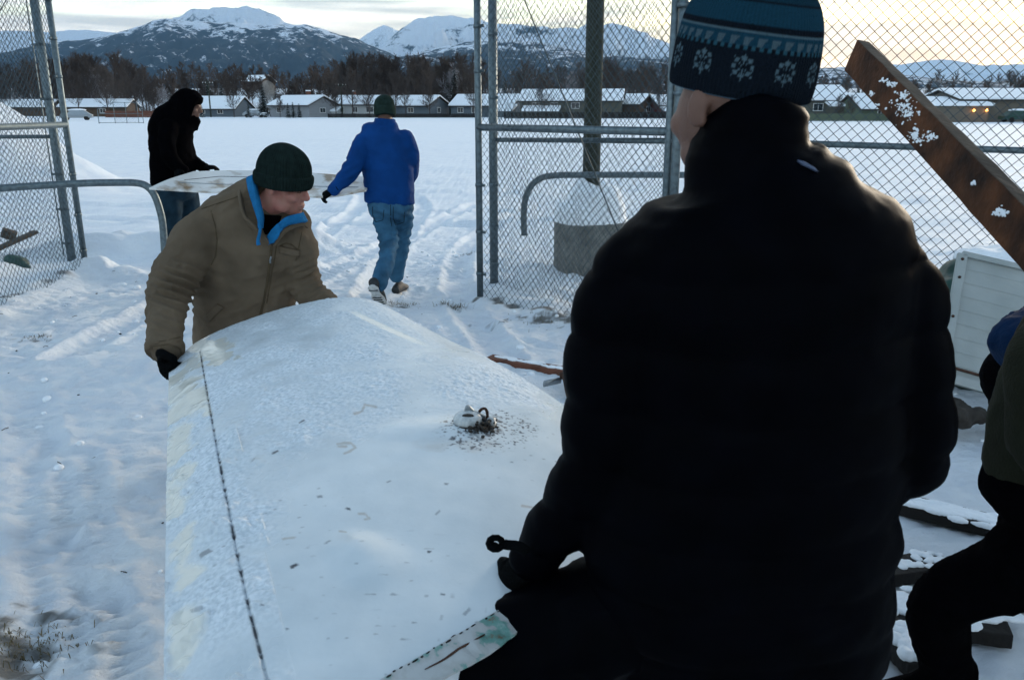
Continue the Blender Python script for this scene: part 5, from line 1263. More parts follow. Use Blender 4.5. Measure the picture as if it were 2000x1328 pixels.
def glove_mb(wrist, dir_, nrm, curl=(.5, .7, .5), size=1.0, thumb=1, spread=.02, r=.0115):
    """palm and five fingers; dir_ runs wrist to knuckles, fingers close toward nrm"""
    mb = MB(); d = Vector(dir_).normalized(); n = Vector(nrm); n = (n - d * n.dot(d)).normalized(); s_ = d.cross(n)
    W = Vector(wrist); K = W + d * .092 * size
    mb.tube([W - d * .05 * size, W, W + d * .05 * size, K], [(.034 * size, .030 * size), (.031 * size, .026 * size), (.043 * size, .020 * size), (.042 * size, .017 * size)], 20, s_, True, 5)
    for i, (ln, back) in enumerate(((.070, .004), (.079, 0), (.074, .003), (.058, .010))):
        q = K + s_ * (i - 1.5) * .0215 * size - d * (back + .008) * size; P = [q - d * .02 * size, q]; th = 0
        for k_, seg in enumerate((.44, .32, .24)):
            th += curl[k_] * (1 + .06 * (i - 1.5)); P.append(P[-1] + (d * math.cos(th) + n * math.sin(th) + s_ * spread * (i - 1.5)) * ln * seg * size)
        mb.limb(P, [r * size * z_ for z_ in (1.05, 1.08, 1.0, .95, .82)], 12, s_, 4)
    b = W + d * .026 * size + s_ * thumb * -.032 * size
    t1 = (d * .62 - s_ * thumb * .62 + n * .45).normalized(); t2 = (d * .75 - s_ * thumb * .12 + n * .7).normalized()
    mb.limb([b - t1 * .012 * size, b + t1 * .034 * size, b + t1 * .034 * size + t2 * .034 * size, b + t1 * .034 * size + t2 * .056 * size], [.0165 * size, .0145 * size, .0125 * size, .0105 * size], 12, None, 4)
    return mb
def shoe(parent, heel, toe, up, w=.048, m=None):
    heel, toe, up = Vector(heel), Vector(toe), Vector(up); d = (toe - heel).normalized(); up = (up - d * up.dot(d)).normalized(); s_ = d.cross(up); L_ = (toe - heel).length
    a = MB(); a.tube([heel + d * L_ * f_ + up * z_ for f_, z_ in ((0, .05), (.15, .055), (.4, .06), (.65, .043), (.88, .035), (1, .03))], [(w * .72, .042), (w * .82, .052), (w * .85, .058), (w, .040), (w * .9, .030), (w * .45, .018)], 18, s_, True, 4)
    sh = a.build('shoe', m or M['shoe'], parent)
    a = MB(); a.tube([heel + d * L_ * f_ + up * .006 for f_ in (-.02, .1, .35, .6, .85, 1.0, 1.03)], [(w * .5, .016), (w * .85, .017), (w * .72, .015), (w * 1.08, .016), (w * 1.0, .015), (w * .62, .013), (w * .3, .011)], 18, s_, True, 4)
    a.build('sole', M['sole'], sh)
    for f_ in (.12, .5, .62, .74, .86):
        b = MB(); b.tube([heel + d * L_ * f_ - up * .010 - s_ * w * .7, heel + d * L_ * f_ - up * .010 + s_ * w * .7], .006, 6); b.build('tread_bar', M['shoe'], sh)
    return sh
def hd(px, py, Y_, yaw, pitch=0, roll=0):
    return Matrix.Translation(U(px, py, Y_)) @ Euler((0, 0, R(yaw))).to_matrix().to_4x4() @ Euler((R(pitch), R(roll), 0)).to_matrix().to_4x4()
def ground_at(p): return gz_at(p.x, p.y)

# ---- the man in the tan work jacket, bent over the far end of the wing
T = thing('person', 'man in a tan canvas jacket holding the far end of the wing', 'person', (U(480, 640, 3.62).x, 3.75, 0))
yA = 3.55
arm_r = [(418, 438, 3.48, 44), (385, 470, 3.46, 47), (350, 525, 3.40, 46), (333, 565, 3.34, 41), (325, 610, 3.26, 36), (322, 655, 3.18, 33), (321, 682, 3.14, 33)]
arm_l = [(562, 452, 3.50, 40), (585, 490, 3.52, 36), (592, 540, 3.55, 34), (606, 572, 3.52, 29), (628, 588, 3.48, 25), (645, 598, 3.47, 23)]
trs = [(505, 382, 50, .085, 3.50), (500, 402, 72, .105, 3.50), (494, 428, 98, .125, 3.51), (489, 460, 106, .140, 3.53), (484, 505, 104, .145, 3.56), (480, 560, 99, .145, 3.60), (477, 615, 95, .145, 3.64), (474, 670, 93, .145, 3.68), (474, 720, 92, .145, 3.70)]
a = MB(); ring_tube(a, trs); chain(a, arm_r); chain(a, arm_l)
a.limb([U(420, 425, 3.48), U(470, 396, 3.48), U(505, 385, 3.50), U(550, 412, 3.50), U(578, 445, 3.51)], [.075, .075, .085, .07, .072], 20, None, 6)
f0 = folds(.0098, 9, 301)
def tan_disp(co, nr):
    o = f0(co, nr); px, py = proj(co)
    # cross folds bunched at the elbow and cuff, and a pull across the waist
    for c0, c1, k0, A_ in (((318, 540), (380, 575), 15, .015), ((300, 600), (352, 640), 18, .006), ((585, 545), (612, 570), 13, .007), ((395, 605), (560, 640), 26, .006), ((405, 470), (425, 540), 30, .006)):
        cx_, cy_ = (c0[0] + c1[0]) / 2, (c0[1] + c1[1]) / 2; e = np.hypot((px - cx_) / 46, (py - cy_) / 40)
        ph = (py - cy_) * math.cos(.35) - (px - cx_) * math.sin(.35) * (1 if cx_ < 450 else -1)
        o = o + A_ * np.exp(-e ** 2) * np.sin(ph * 2 * math.pi / k0 + 2 * vn3(co[:, 0] * 9, co[:, 1] * 9, co[:, 2] * 9, 311))
    return o + .0009 * fbm3(co[:, 0] * 60, co[:, 1] * 60, co[:, 2] * 60, 313, 2)
jm = remesh(a, 'jacket', .0095, 5, tan_disp); jk = put('jacket', jm, M['tan'], T); jb = bvh_of(jm, parent_world(T))
# legs and body under the clothes
hipc = U(474, 700, 3.72)
a = MB(); legs = []
for sx, fy in ((-.10, 3.62), (.11, 3.90)):
    hp = hipc + Vector((sx, 0, -.02)); kn = Vector((hip_x := hp.x + sx * .4, fy - .06, .47)); an = Vector((hp.x + sx * .5, fy + .03, .07)); legs.append((hp, kn, an))
    a.limb([hp + Vector((0, 0, .05)), hp.lerp(kn, .4), kn, kn.lerp(an, .35), an], [.105, .098, .072, .070, .062], 20, None, 5)
a.ell(hipc, (.175, .135, .13)); put('trousers', remesh(a, 'trousers', .014, 4, folds(.008, 7, 321)), M['dark_jean'], T)
for hp, kn, an in legs:
    h0 = Vector((an.x, an.y + .07, gz_at(an.x, an.y))); shoe(T, h0, h0 + Vector((.02, -.27, 0)), (0, 0, 1))
ht = hd(556, 362, 3.43, 180 + 74, -14, 4)          # head turned down and to his left
a = MB(); head_parts(a, ht, .97)
nb_ = ht @ Vector((0, -.03, -.07)); a.limb([ht @ Vector((0, -.02, -.02)), nb_, U(505, 412, 3.50), U(497, 450, 3.54)], [.058, .060, .066, .09], 20, None, 6)
ring_tube(a, [(q[0], q[1], q[2] * .75, q[3] * .75, q[4]) for q in trs[2:]], 28); chain(a, arm_r, 14, 5, .6); chain(a, arm_l, 14, 5, .6)
for hp, kn, an in legs: a.limb([hp + Vector((0, 0, .06)), kn, an], [.07, .05, .04], 14)
a.ell(hipc, (.12, .10, .11)); body = put('body', remesh(a, 'body', .0046, 5), M['skin'], T)
eyes(T, ht, M['tan_dark'], .97)
# pale hair at the nape, cap
hatm = ht @ Matrix.Translation((0, -.010, .030)) @ Euler((R(5), 0, 0)).to_matrix().to_4x4()
mb, _ = beanie(hatm, (.095, .112), [(-.036, .93), (-.034, 1.04), (-.012, 1.10), (.012, 1.10), (.019, 1.06), (.021, 1.0), (.030, 1.01), (.055, .985), (.085, .88), (.110, .70), (.128, .46), (.138, .22), (.141, .02)], 240, 60, .0028, None, .0022, 1); mb.build('beanie', M['beanie'], T)
# right glove round the wing's corner
mb = glove_mb(U(321, 688, 3.13), U(326, 730, 3.06) - U(320, 680, 3.15), (1, -.25, -.1), (.9, 1.1, .8), 1.18, -1, .01, .0135); put('glove', remesh(mb, 'glove', .0045, 2, folds(.002, 30, 5)), M['glove'], T)
mb = glove_mb(U(646, 598, 3.50), Vector((.35, -.25, -.6)), (.3, -1, .2), (.7, .9, .7), 1.1, 1); put('glove', remesh(mb, 'glove', .005, 2), M['glove'], T)
# collar, hood, zips, pockets and seams
def cord(parent, pts, rad, nm, m, side=None, disp=None, vox=.0045):
    a = MB(); a.limb([U(*q) for q in pts], rad, 14, side, 6); return put(nm, remesh(a, nm, vox, 2, disp), m, parent)
def sheet(parent, rows, nm, m, thick=.008, seed=0, sub=8, amp=.002):
    """cloth lofted through rows of (px, py, Y) points and given thickness"""
    C_ = [[np.array(U(*q)) for q in row] for row in rows]; nu_, nv_ = sub * (len(rows[0]) - 1), sub * (len(rows) - 1); V = np.zeros((nv_ + 1, nu_ + 1, 3))
    for i in range(nu_ + 1):
        cp = [cr_row(row, i / nu_) for row in C_]
        for j in range(nv_ + 1): V[j, i] = cr_row(cp, j / nv_)
    V += amp * fbm3(V[..., 0] * 22, V[..., 1] * 22, V[..., 2] * 22, seed, 3)[..., None] * np.array([.3, -1, .3])
    Q = V.reshape(-1, 3); w_ = nu_ + 1
    me = bpy.data.meshes.new(nm); me.from_pydata(Q.tolist(), [], [(j * w_ + i, j * w_ + i + 1, (j + 1) * w_ + i + 1, (j + 1) * w_ + i) for j in range(nv_) for i in range(nu_)]); me.update()
    o = put(nm, me, m, parent); s_ = o.modifiers.new('thick', 'SOLIDIFY'); s_.thickness = thick; s_.offset = 0; return o
# standing tan collar on his right, opened wide
sheet(T, [[(500, 372, 3.515), (476, 378, 3.455), (474, 398, 3.395), (482, 428, 3.365), (500, 452, 3.365), (524, 478, 3.375)],
          [(498, 360, 3.525), (470, 364, 3.455), (468, 392, 3.375), (478, 424, 3.335), (502, 446, 3.340), (532, 480, 3.370)]], 'collar', M['tan'], .012, 3)
sheet(T, [[(600, 446, 3.455), (590, 440, 3.415), (566, 448, 3.385), (550, 462, 3.375), (536, 480, 3.370)],
          [(604, 432, 3.455), (594, 428, 3.405), (566, 440, 3.365), (546, 456, 3.360), (533, 480, 3.365)]], 'collar', M['tan'], .012, 4)
# blue hooded fleece under it
sheet(T, [[(496, 372, 3.495), (485, 350, 3.465), (488, 372, 3.405), (497, 400, 3.365), (505, 425, 3.350), (508, 446, 3.345)],
          [(506, 378, 3.495), (496, 346, 3.445), (502, 376, 3.375), (507, 402, 3.345), (512, 424, 3.340), (511, 446, 3.340)]], 'fleece_hood', M['fleece'], .022, 5)
sheet(T, [[(546, 436, 3.365), (560, 426, 3.355), (580, 420, 3.375), (590, 416, 3.405)], [(552, 446, 3.355), (566, 438, 3.335), (586, 434, 3.355), (599, 434, 3.395)]], 'fleece_hood', M['fleece'], .016, 6)
sheet(T, [[(522, 462, 3.370), (534, 446, 3.365), (546, 436, 3.365), (556, 440, 3.355)], [(524, 470, 3.365), (532, 462, 3.360), (542, 452, 3.355), (552, 448, 3.350)], [(526, 478, 3.365), (529, 476, 3.360), (535, 474, 3.355), (542, 462, 3.355)]], 'fleece_front', M['fleece'], .01, 7)
sheet(T, [[(508, 416, 3.395), (524, 420, 3.395), (550, 422, 3.395)], [(512, 440, 3.390), (522, 442, 3.385), (544, 436, 3.385)], [(518, 458, 3.385), (523, 458, 3.385), (528, 454, 3.385)]], 'black_shirt', M['black'], .01, 8)
cord(T, [(509, 440, 3.340), (507, 456, 3.330), (504, 470, 3.325), (505, 479, 3.325)], [.006, .0068, .0075, .009], 'drawstring', M['fleece'], None, None, .0025)
seam(jb, [(531, 478), (527, 510), (522, 550), (515, 590), (507, 622), (503, 640)], .0055, .001).build('zip_placket', M['tan_dark'], T)
seam(jb, [(540, 480), (535, 512), (528, 552), (521, 592)], .0022, .001).build('stitching', M['tan_dark'], T)
seam(jb, [(529, 500), (528, 512)], .0042, .006).build('zip_pull', M['steel'], T)
seam(jb, [(412, 412), (420, 440), (424, 470), (421, 500), (412, 518)], .0026, .0).build('armhole_seam', M['tan_dark'], T)
seam(jb, [(590, 452), (584, 482), (578, 508)], .0026, .0).build('armhole_seam', M['tan_dark'], T)
seam(jb, [(394, 408), (430, 396), (466, 384)], .0022, .0).build('shoulder_seam', M['tan_dark'], T)
strip(jb, [(546, 480), (566, 485), (586, 489)], [(545, 493), (565, 498), (585, 502)], 3, 8, .004, .003).build('chest_pocket', M['tan'], T)
seam(jb, [(545, 493), (565, 498.5), (585, 502)], .0024, .0015).build('stitching', M['tan_dark'], T)
seam(jb, [(548, 480), (558, 475), (570, 478), (585, 489)], .0024, .001).build('stitching', M['tan_dark'], T)
strip(jb, [(424, 592), (410, 606), (398, 620)], [(438, 600), (424, 613), (410, 628)], 3, 8, .004, .003).build('hand_pocket', M['tan'], T)
seam(jb, [(438, 600), (424, 613), (410, 628)], .0024, .001).build('stitching', M['tan_dark'], T)
for yy in (664, 672): seam(jb, [(291, yy + 6), (310, yy + 3), (330, yy), (352, yy - 6)], .002, .0).build('cuff_stitching', M['tan_dark'], T)
a = MB(); P_ = [U(323, 672, 3.165), U(322, 682, 3.145), U(321, 690, 3.13)]; a.tube(P_, [36 * mpp(322, 680, 3.14), 37 * mpp(322, 680, 3.14), 36 * mpp(322, 680, 3.14)], 26, None, True, 4); put('cuff', remesh(a, 'cuff', .006, 3, folds(.004, 14, 77)), M['tan'], T)

# ---- the hooded man in black carrying the panel's left end
H = thing('person', 'man in a black hooded coat carrying the left end of a thin panel', 'person', (U(345, 300, 7.55).x, 7.6, 0))
yH = 7.6
trh = [(358, 204, 22, .08, yH), (350, 220, 31, .12, yH), (341, 237, 40, .17, yH), (335, 254, 40, .20, yH), (334, 280, 39, .21, yH), (336, 310, 40, .20, yH), (338, 335, 41, .19, yH), (339, 356, 42, .19, yH), (340, 372, 42, .18, yH)]
a = MB(); ring_tube(a, trh, 30)
chain(a, [(330, 246, 7.42, 17), (326, 275, 7.36, 17), (332, 308, 7.34, 15), (350, 328, 7.34, 12.5), (362, 336, 7.34, 10)])
chain(a, [(352, 246, 7.78, 16), (360, 280, 7.82, 16), (374, 312, 7.72, 13), (392, 324, 7.62, 10.5), (402, 327, 7.58, 9.5)])
a.limb([U(384, 229, yH), U(379, 233, yH), U(368, 240, yH), U(352, 244, yH)], [(.02, .06), (.035, .085), (.06, .11), (.08, .12)], 16)
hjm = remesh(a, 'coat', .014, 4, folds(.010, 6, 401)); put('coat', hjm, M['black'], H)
hm_ = hd(370, 206, yH, -86, -16)
a = MB(); head_parts(a, hm_, 1.0, False); a.limb([hm_ @ Vector((0, -.02, -.04)), U(354, 232, yH), U(345, 250, yH)], [.058, .062, .09], 16)
ring_tube(a, [(q[0], q[1], q[2] * .7, q[3] * .7, q[4]) for q in trh[2:]], 24)
legsH = [[(333, 368, 7.52, 25), (332, 400, 7.50, 23), (334, 450, 7.48, 18), (333, 490, 7.5, 15.5), (331, 560, 7.56, 14), (331, 578, 7.58, 13)], [(360, 368, 7.68, 24), (366, 400, 7.68, 22), (373, 450, 7.64, 18), (374, 500, 7.66, 15), (376, 560, 7.74, 13.5), (376, 572, 7.75, 13)]]
for l_ in legsH: chain(a, l_, 14, 4, .65)
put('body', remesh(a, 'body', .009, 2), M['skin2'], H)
a = MB()
hp_ = [hm_ @ Vector(q) for q in ((0, .078, .070), (0, .03, .062), (0, -.03, .035), (0, -.07, -.03))] + [U(344, 228, yH)]
a.limb(hp_, [(.070, .046), (.092, .082), (.102, .105), (.108, .108), (.15, .12)], 28, hm_.to_3x3() @ Vector((1, 0, 0)), 6)
for x in (-1, 1): a.limb([hm_ @ Vector((x * .045, .080, .09)), hm_ @ Vector((x * .078, .055, .04)), hm_ @ Vector((x * .080, .035, -.03)), hm_ @ Vector((x * .072, .025, -.10))], [.018, .022, .026, .030], 12)
put('hood', remesh(a, 'hood', .009, 5, folds(.003, 9, 411)), M['black'], H)
a = MB()
for l_ in legsH: chain(a, l_)
a.ell(U(345, 370, yH), (.17, .20, .12)); put('trousers', remesh(a, 'trousers', .014, 4, folds(.010, 7, 421)), M['dark_jean'], H)
for l_ in legsH:
    an = U(l_[-1][0], l_[-1][1], l_[-1][2]); h0 = Vector((an.x - .07, an.y, gz_at(an.x, an.y) - .01)); shoe(H, h0, h0 + Vector((.28, .03, 0)), (0, 0, 1))
mb = glove_mb(U(403, 327, 7.58), Vector((1, -.35, .02)), (0, -.25, -1), (.35, .5, .4), 1.0, 1); put('glove', remesh(mb, 'glove', .006, 2), M['glove'], H)
mb = glove_mb(U(346, 334, 7.32), Vector((.25, -.8, -.7)), (1, .2, -.8), (.5, .6, .5), 1.0, -1); put('glove', remesh(mb, 'glove', .006, 2), M['glove'], H)

# ---- the man in the blue jacket walking away
B = thing('person', 'man in a bright blue jacket and jeans walking away with a thin panel', 'person', (U(765, 300, 7.2).x, 7.3, 0))
yB = 7.3
trb = [(752, 236, 18, .06, yB), (752, 245, 26, .09, yB), (750, 256, 44, .115, yB), (750, 270, 51, .135, yB), (752, 300, 50, .145, yB), (757, 330, 49, .15, yB), (760, 360, 49, .155, yB), (761, 384, 49, .16, yB), (761, 397, 49.5, .16, yB)]
a = MB(); ring_tube(a, trb, 34)
arm_bl = [(712, 272, 7.28, 19), (702, 300, 7.22, 19.5), (690, 326, 7.16, 18), (672, 350, 7.10, 15), (656, 366, 7.05, 12.5), (648, 373, 7.03, 11)]
arm_br = [(786, 266, 7.30, 19), (798, 296, 7.32, 19), (802, 328, 7.40, 17), (795, 352, 7.52, 14), (780, 362, 7.62, 12)]
chain(a, arm_bl); chain(a, arm_br)
def blue_d(co, nr):
    px, py = proj(co); o = folds(.010, 6, 501)(co, nr)
    o = o + .008 * np.exp(-((px - 680) / 26) ** 2 - ((py - 338) / 24) ** 2) * np.sin((px * .6 + py) * 2 * math.pi / 15) + .006 * np.exp(-((py - 385) / 16) ** 2) * np.sin(px * 2 * math.pi / 34)
    return o
put('jacket', remesh(a, 'jacket', .013, 4, blue_d), M['blue'], B)
a = MB(); a.tube([U(752, 232, yB), U(752, 241, yB), U(752, 250, yB)], [(.088, .095), (.092, .10), (.11, .10)], 26, (1, 0, 0), True, 4); put('collar', remesh(a, 'collar', .010, 3, folds(.004, 10, 503)), M['blue'], B)
hb = hd(752, 222, yB + .02, 8, -14)
a = MB(); head_parts(a, hb, .98); a.limb([hb @ Vector((0, -.02, -.04)), U(752, 250, yB), U(752, 268, yB)], [.058, .062, .09], 16); ring_tube(a, [(q[0], q[1], q[2] * .7, q[3] * .7, q[4]) for q in trb[2:]], 24)
legB1 = [(741, 400, 7.28, 22), (749, 430, 7.30, 21), (758, 466, 7.28, 18.5), (757, 496, 7.12, 17), (750, 524, 6.94, 16), (742, 548, 6.80, 15), (738, 558, 6.76, 14)]
legB2 = [(784, 400, 7.32, 22), (786, 430, 7.44, 21), (783, 465, 7.56, 18), (779, 496, 7.58, 16.5), (775, 525, 7.58, 15), (773, 542, 7.58, 14)]
for l_ in (legB1, legB2): chain(a, l_, 14, 4, .65)
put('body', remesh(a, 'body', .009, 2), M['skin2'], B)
mb, _ = beanie(hb @ Matrix.Translation((0, -.012, .028)), (.088, .106), [(-.055, .90), (-.05, 1.0), (-.02, 1.05), (.005, 1.05), (.012, 1.0), (.05, .98), (.08, .88), (.105, .66), (.12, .38), (.126, .02)], 160, 44, .0016, None, .002, 4); mb.build('beanie', M['olive_knit'], B)
a = MB()
for l_ in (legB1, legB2): chain(a, l_)
a.ell(U(762, 402, yB), (.205, .155, .12))
def jean_d(co, nr):
    px, py = proj(co); o = folds(.011, 6, 511)(co, nr)
    return o + .009 * np.exp(-((py - 470) / 26) ** 2) * np.sin((py + .35 * px) * 2 * math.pi / 15) + .008 * np.exp(-((py - 420) / 18) ** 2) * np.sin((py - .5 * px) * 2 * math.pi / 17)
tj = remesh(a, 'trousers', .0125, 4, jean_d); put('trousers', tj, M['jean'], B); tb = bvh_of(tj, parent_world(B))
for pts in ([(768, 404), (768, 424), (772, 440), (789, 434), (790, 414)], [(728, 404), (728, 420), (734, 434), (748, 430), (750, 410)]): seam(tb, pts, .0035, .001).build('back_pocket_seam', M['dark_jean'], B)
seam(tb, [(763, 400), (763, 430), (765, 442)], .004, .0).build('seat_seam', M['dark_jean'], B)
shoe(B, U(727, 561, 6.66), U(738, 594, 6.86) + Vector((.03, .02, -.02)), Vector((.10, .95, .40)), .054)
an = U(773, 545, 7.58); h0 = Vector((an.x, an.y - .06, gz_at(an.x, an.y) - .01)); shoe(B, h0, h0 + Vector((.06, .28, 0)), (0, 0, 1), .05)
mb = glove_mb(U(650, 372, 7.03), Vector((-.85, .1, -.5)), (-.1, .55, -.9), (.55, .8, .6), 1.08, 1); put('glove', remesh(mb, 'glove', .006, 2), M['glove'], B)
mb = glove_mb(U(778, 362, 7.62), Vector((-.9, .3, -.1)), (-.1, .2, -1), (.5, .7, .5), 1.05, -1); put('glove', remesh(mb, 'glove', .007, 2), M['glove'], B)

# ---- the man in the black puffer jacket in front of us
K = thing('person', 'man in a black puffer jacket and patterned knit hat seen from behind', 'person', (U(1470, 900, 1.38).x, 1.40, 0))
D1 = 1.38
trk = [(1500, 192, 76, .085, D1), (1488, 225, 90, .090, D1), (1474, 265, 106, .094, D1), (1464, 312, 124, .105, D1), (1471, 340, 143, .120, D1), (1476, 365, 185, .135, D1), (1477, 392, 228, .147, D1), (1478, 420, 262, .160, D1), (1480, 460, 288, .172, D1), (1482, 520, 300, .178, D1), (1482, 580, 292, .18, D1), (1480, 740, 285, .18, D1), (1465, 920, 292, .175, D1), (1446, 1060, 306, .17, D1), (1452, 1150, 292, .17, D1), (1462, 1195, 275, .17, D1), (1460, 1250, 268, .165, D1), (1460, 1300, 262, .16, D1)]
arm_kl = [(1262, 498, 1.38, 76), (1214, 575, 1.375, 82), (1188, 680, 1.37, 84), (1182, 790, 1.36, 83), (1172, 880, 1.37, 76), (1130, 965, 1.40, 66), (1084, 1034, 1.44, 57), (1048, 1080, 1.465, 49), (1032, 1100, 1.47, 45)]
arm_kr = [(1702, 498, 1.38, 82), (1748, 580, 1.375, 88), (1772, 680, 1.37, 80), (1782, 790, 1.37, 76), (1778, 880, 1.38, 76), (1725, 925, 1.46, 66), (1660, 960, 1.58, 56), (1590, 985, 1.68, 46)]
a = MB(); ring_tube(a, trk, 56, 6); chain(a, arm_kl, 30, 8); chain(a, arm_kr, 30, 8)
def puff(co, nr):
    px, py = proj(co); z = co[:, 2]
    lim = (px < 1255) & (py > 480) | (px > 1690) & (py > 480)
    w_ = np.abs(np.sin((z + .012 * np.sin(co[:, 0] * 7) - .02) * math.pi / .115))
    o = .0105 * (w_ ** .6 - .72) * np.clip((py - 380) / 130, .0, 1)
    o = o + .003 * fbm3(co[:, 0] * 12, co[:, 1] * 12, co[:, 2] * 20, 601, 3)
    col = np.exp(-((py - 250) / 70) ** 2)
    return o * (1 - .6 * col) + .0012 * col * np.sin(py * 2 * math.pi / 34 + px * .01)
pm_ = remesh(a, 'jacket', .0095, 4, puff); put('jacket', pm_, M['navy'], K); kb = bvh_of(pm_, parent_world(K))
strip(kb, [(1556, 316), (1572, 320), (1588, 330)], [(1566, 324), (1580, 330), (1596, 338)], 3, 6, .002, .002).build('shoulder_tab', mat('pale_reflective_tab', (.05, .07, .12), .5, .2, 40), K)
kh = hd(1424, 206, 1.42, 29, -2, 0)
a = MB(); head_parts(a, kh, 1.0, True, False); a.limb([kh @ Vector((0, -.02, -.03)), U(1462, 290, D1), U(1470, 380, D1)], [.060, .064, .09], 20)
ring_tube(a, [(q[0], q[1], q[2] * .72, q[3] * .72, q[4]) for q in trk[6:]], 30); chain(a, arm_kl, 14, 5, .6); chain(a, arm_kr, 14, 5, .6)
kl = [[U(1400, 1230, 1.38), U(1300, 1300, 1.44), U(1130, 1330, 1.50), U(1105, 1440, 1.56), Vector((.16, 1.62, .09))], [U(1560, 1230, 1.38), U(1570, 1400, 1.36), U(1590, 1600, 1.36), Vector((.52, 1.38, .3)), Vector((.53, 1.40, .09))]]
kl[0] = [Vector((.30, 1.39, .76)), Vector((.06, 1.42, .63)), Vector((-.25, 1.41, .53)), Vector((-.22, 1.50, .28)), Vector((-.19, 1.54, .09))]
kl[1] = [Vector((.50, 1.39, .76)), Vector((.53, 1.38, .62)), Vector((.55, 1.38, .47)), Vector((.55, 1.36, .27)), Vector((.56, 1.36, .09))]
for l_ in kl: a.limb(l_, [.075, .065, .05, .045, .04], 16)
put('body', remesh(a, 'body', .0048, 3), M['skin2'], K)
a = MB()
for l_ in kl: a.limb(l_, [.125, .118, .088, .080, .072], 24, None, 6)
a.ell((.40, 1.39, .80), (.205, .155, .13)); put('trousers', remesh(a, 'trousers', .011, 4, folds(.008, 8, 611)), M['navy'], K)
for l_ in kl: an = l_[-1]; h0 = Vector((an.x, an.y - .08, gz_at(an.x, an.y))); shoe(K, h0, h0 + Vector((-.03, .29, 0)), (0, 0, 1), .05)
def knit(w_, h_):
    n_ = Vector((.0035, .0065, .011)); t_ = Vector((.006, .034, .056)); c_ = Vector((.075, .12, .145)); g_ = Vector((.018, .065, .09))
    if h_ < -.055: return (.07, .12, .16) if h_ < -.059 else tuple(n_)
    if h_ < -.036: return tuple(n_ * (1 + .2 * math.sin(w_ * 90)))
    if h_ < .012:                                            # snowflakes
        k_ = 11; u_ = ((w_ * k_ / (2 * math.pi) + .25) % 1 - .5) / k_ * 2 * math.pi * .105; v_ = h_ + .012
        r_, th = math.hypot(u_, v_), math.atan2(v_, u_)
        if r_ < .0195:
            arm = abs(math.sin(th * 4)) * r_
            if arm < .0026 + .0 or (.010 < r_ < .0135 and abs((th % (math.pi / 4)) - math.pi / 8) > .20 and False): return tuple(c_ if r_ > .003 else n_)
            if .0105 < r_ < .0150 and abs(((th + math.pi / 8) % (math.pi / 4)) - math.pi / 8) < .30: return tuple(c_ * .85)
        return tuple(n_ * 1.1 if int(w_ * 60 + h_ * 900) % 2 else n_)
    if h_ < .020: return tuple(g_ if int(w_ * 2 * 9.5) % 2 else n_)
    if h_ < .031: return tuple(c_ * .7 if (w_ * 34 / (2 * math.pi)) % 1 < .5 + (h_ - .025) * 30 else t_)
    if h_ < .0355: return tuple(t_)
    if h_ < .040: return tuple(c_ * .9)
    if h_ < .050: return tuple(n_)
    if h_ < .078: return tuple(t_ * (1 + .1 * math.sin(w_ * 110)))
    if h_ < .082: return tuple(n_)
    if h_ < .092: return tuple(t_ * .75)
    if h_ < .097: return tuple(n_)
    return tuple(t_ * .7)
khat = kh @ Matrix.Translation((.018, -.016, .080)) @ Euler((R(13), R(-3), R(17))).to_matrix().to_4x4()
mb, cl_ = beanie(khat, (.103, .118), [(-.062, .93), (-.060, 1.0), (-.04, 1.02), (-.02, 1.02), (0, 1.015), (.02, 1.0), (.04, .975), (.06, .935), (.08, .86), (.10, .73), (.115, .55), (.126, .32), (.130, .02)], 480, 120, .0007, knit, .0015, 2)
me = mb.mesh('knit_hat'); set_tint(me, np.array(cl_)); put('knit_hat', me, attr_mat('patterned_wool', .95, .8, 320, .08), K)
# left hand closing on the wing's edge, cuff strap with a toggle
wz = hit(wing_bvh, 965, 1190)[0]
mb = glove_mb(U(1016, 1116, 1.475), U(950, 1188, 1.50) - U(1016, 1116, 1.475), (-.1, .45, -.9), (.55, 1.0, .7), 1.05, 1, .03, .013); put('glove', remesh(mb, 'glove', .004, 2, folds(.002, 25, 9)), M['glove'], K)
mb = glove_mb(U(1585, 988, 1.69), Vector((-.7, .5, -.15)), (0, .2, -1), (.5, .7, .5), 1.1, -1); put('glove', remesh(mb, 'glove', .006, 2), M['glove'], K)
a = MB(); a.tube([U(1030, 1078, 1.40), U(1012, 1066, 1.40), U(992, 1064, 1.40), U(984, 1062, 1.40)], [(.011, .005)] * 4, 10, (0, 0, 1), True, 3); st = a.build('cuff_strap', M['glove'], K)
a = MB(); Cc = U(968, 1062, 1.40); a.tube([Cc + Vector((math.cos(w_ * .6283) * .013, .002, math.sin(w_ * .6283) * .0125)) for w_ in range(11)], .0068, 8); a.ell(Cc + Vector((-.004, 0, -.006)), (.012, .008, .010)); a.build('toggle', M['glove'], st)

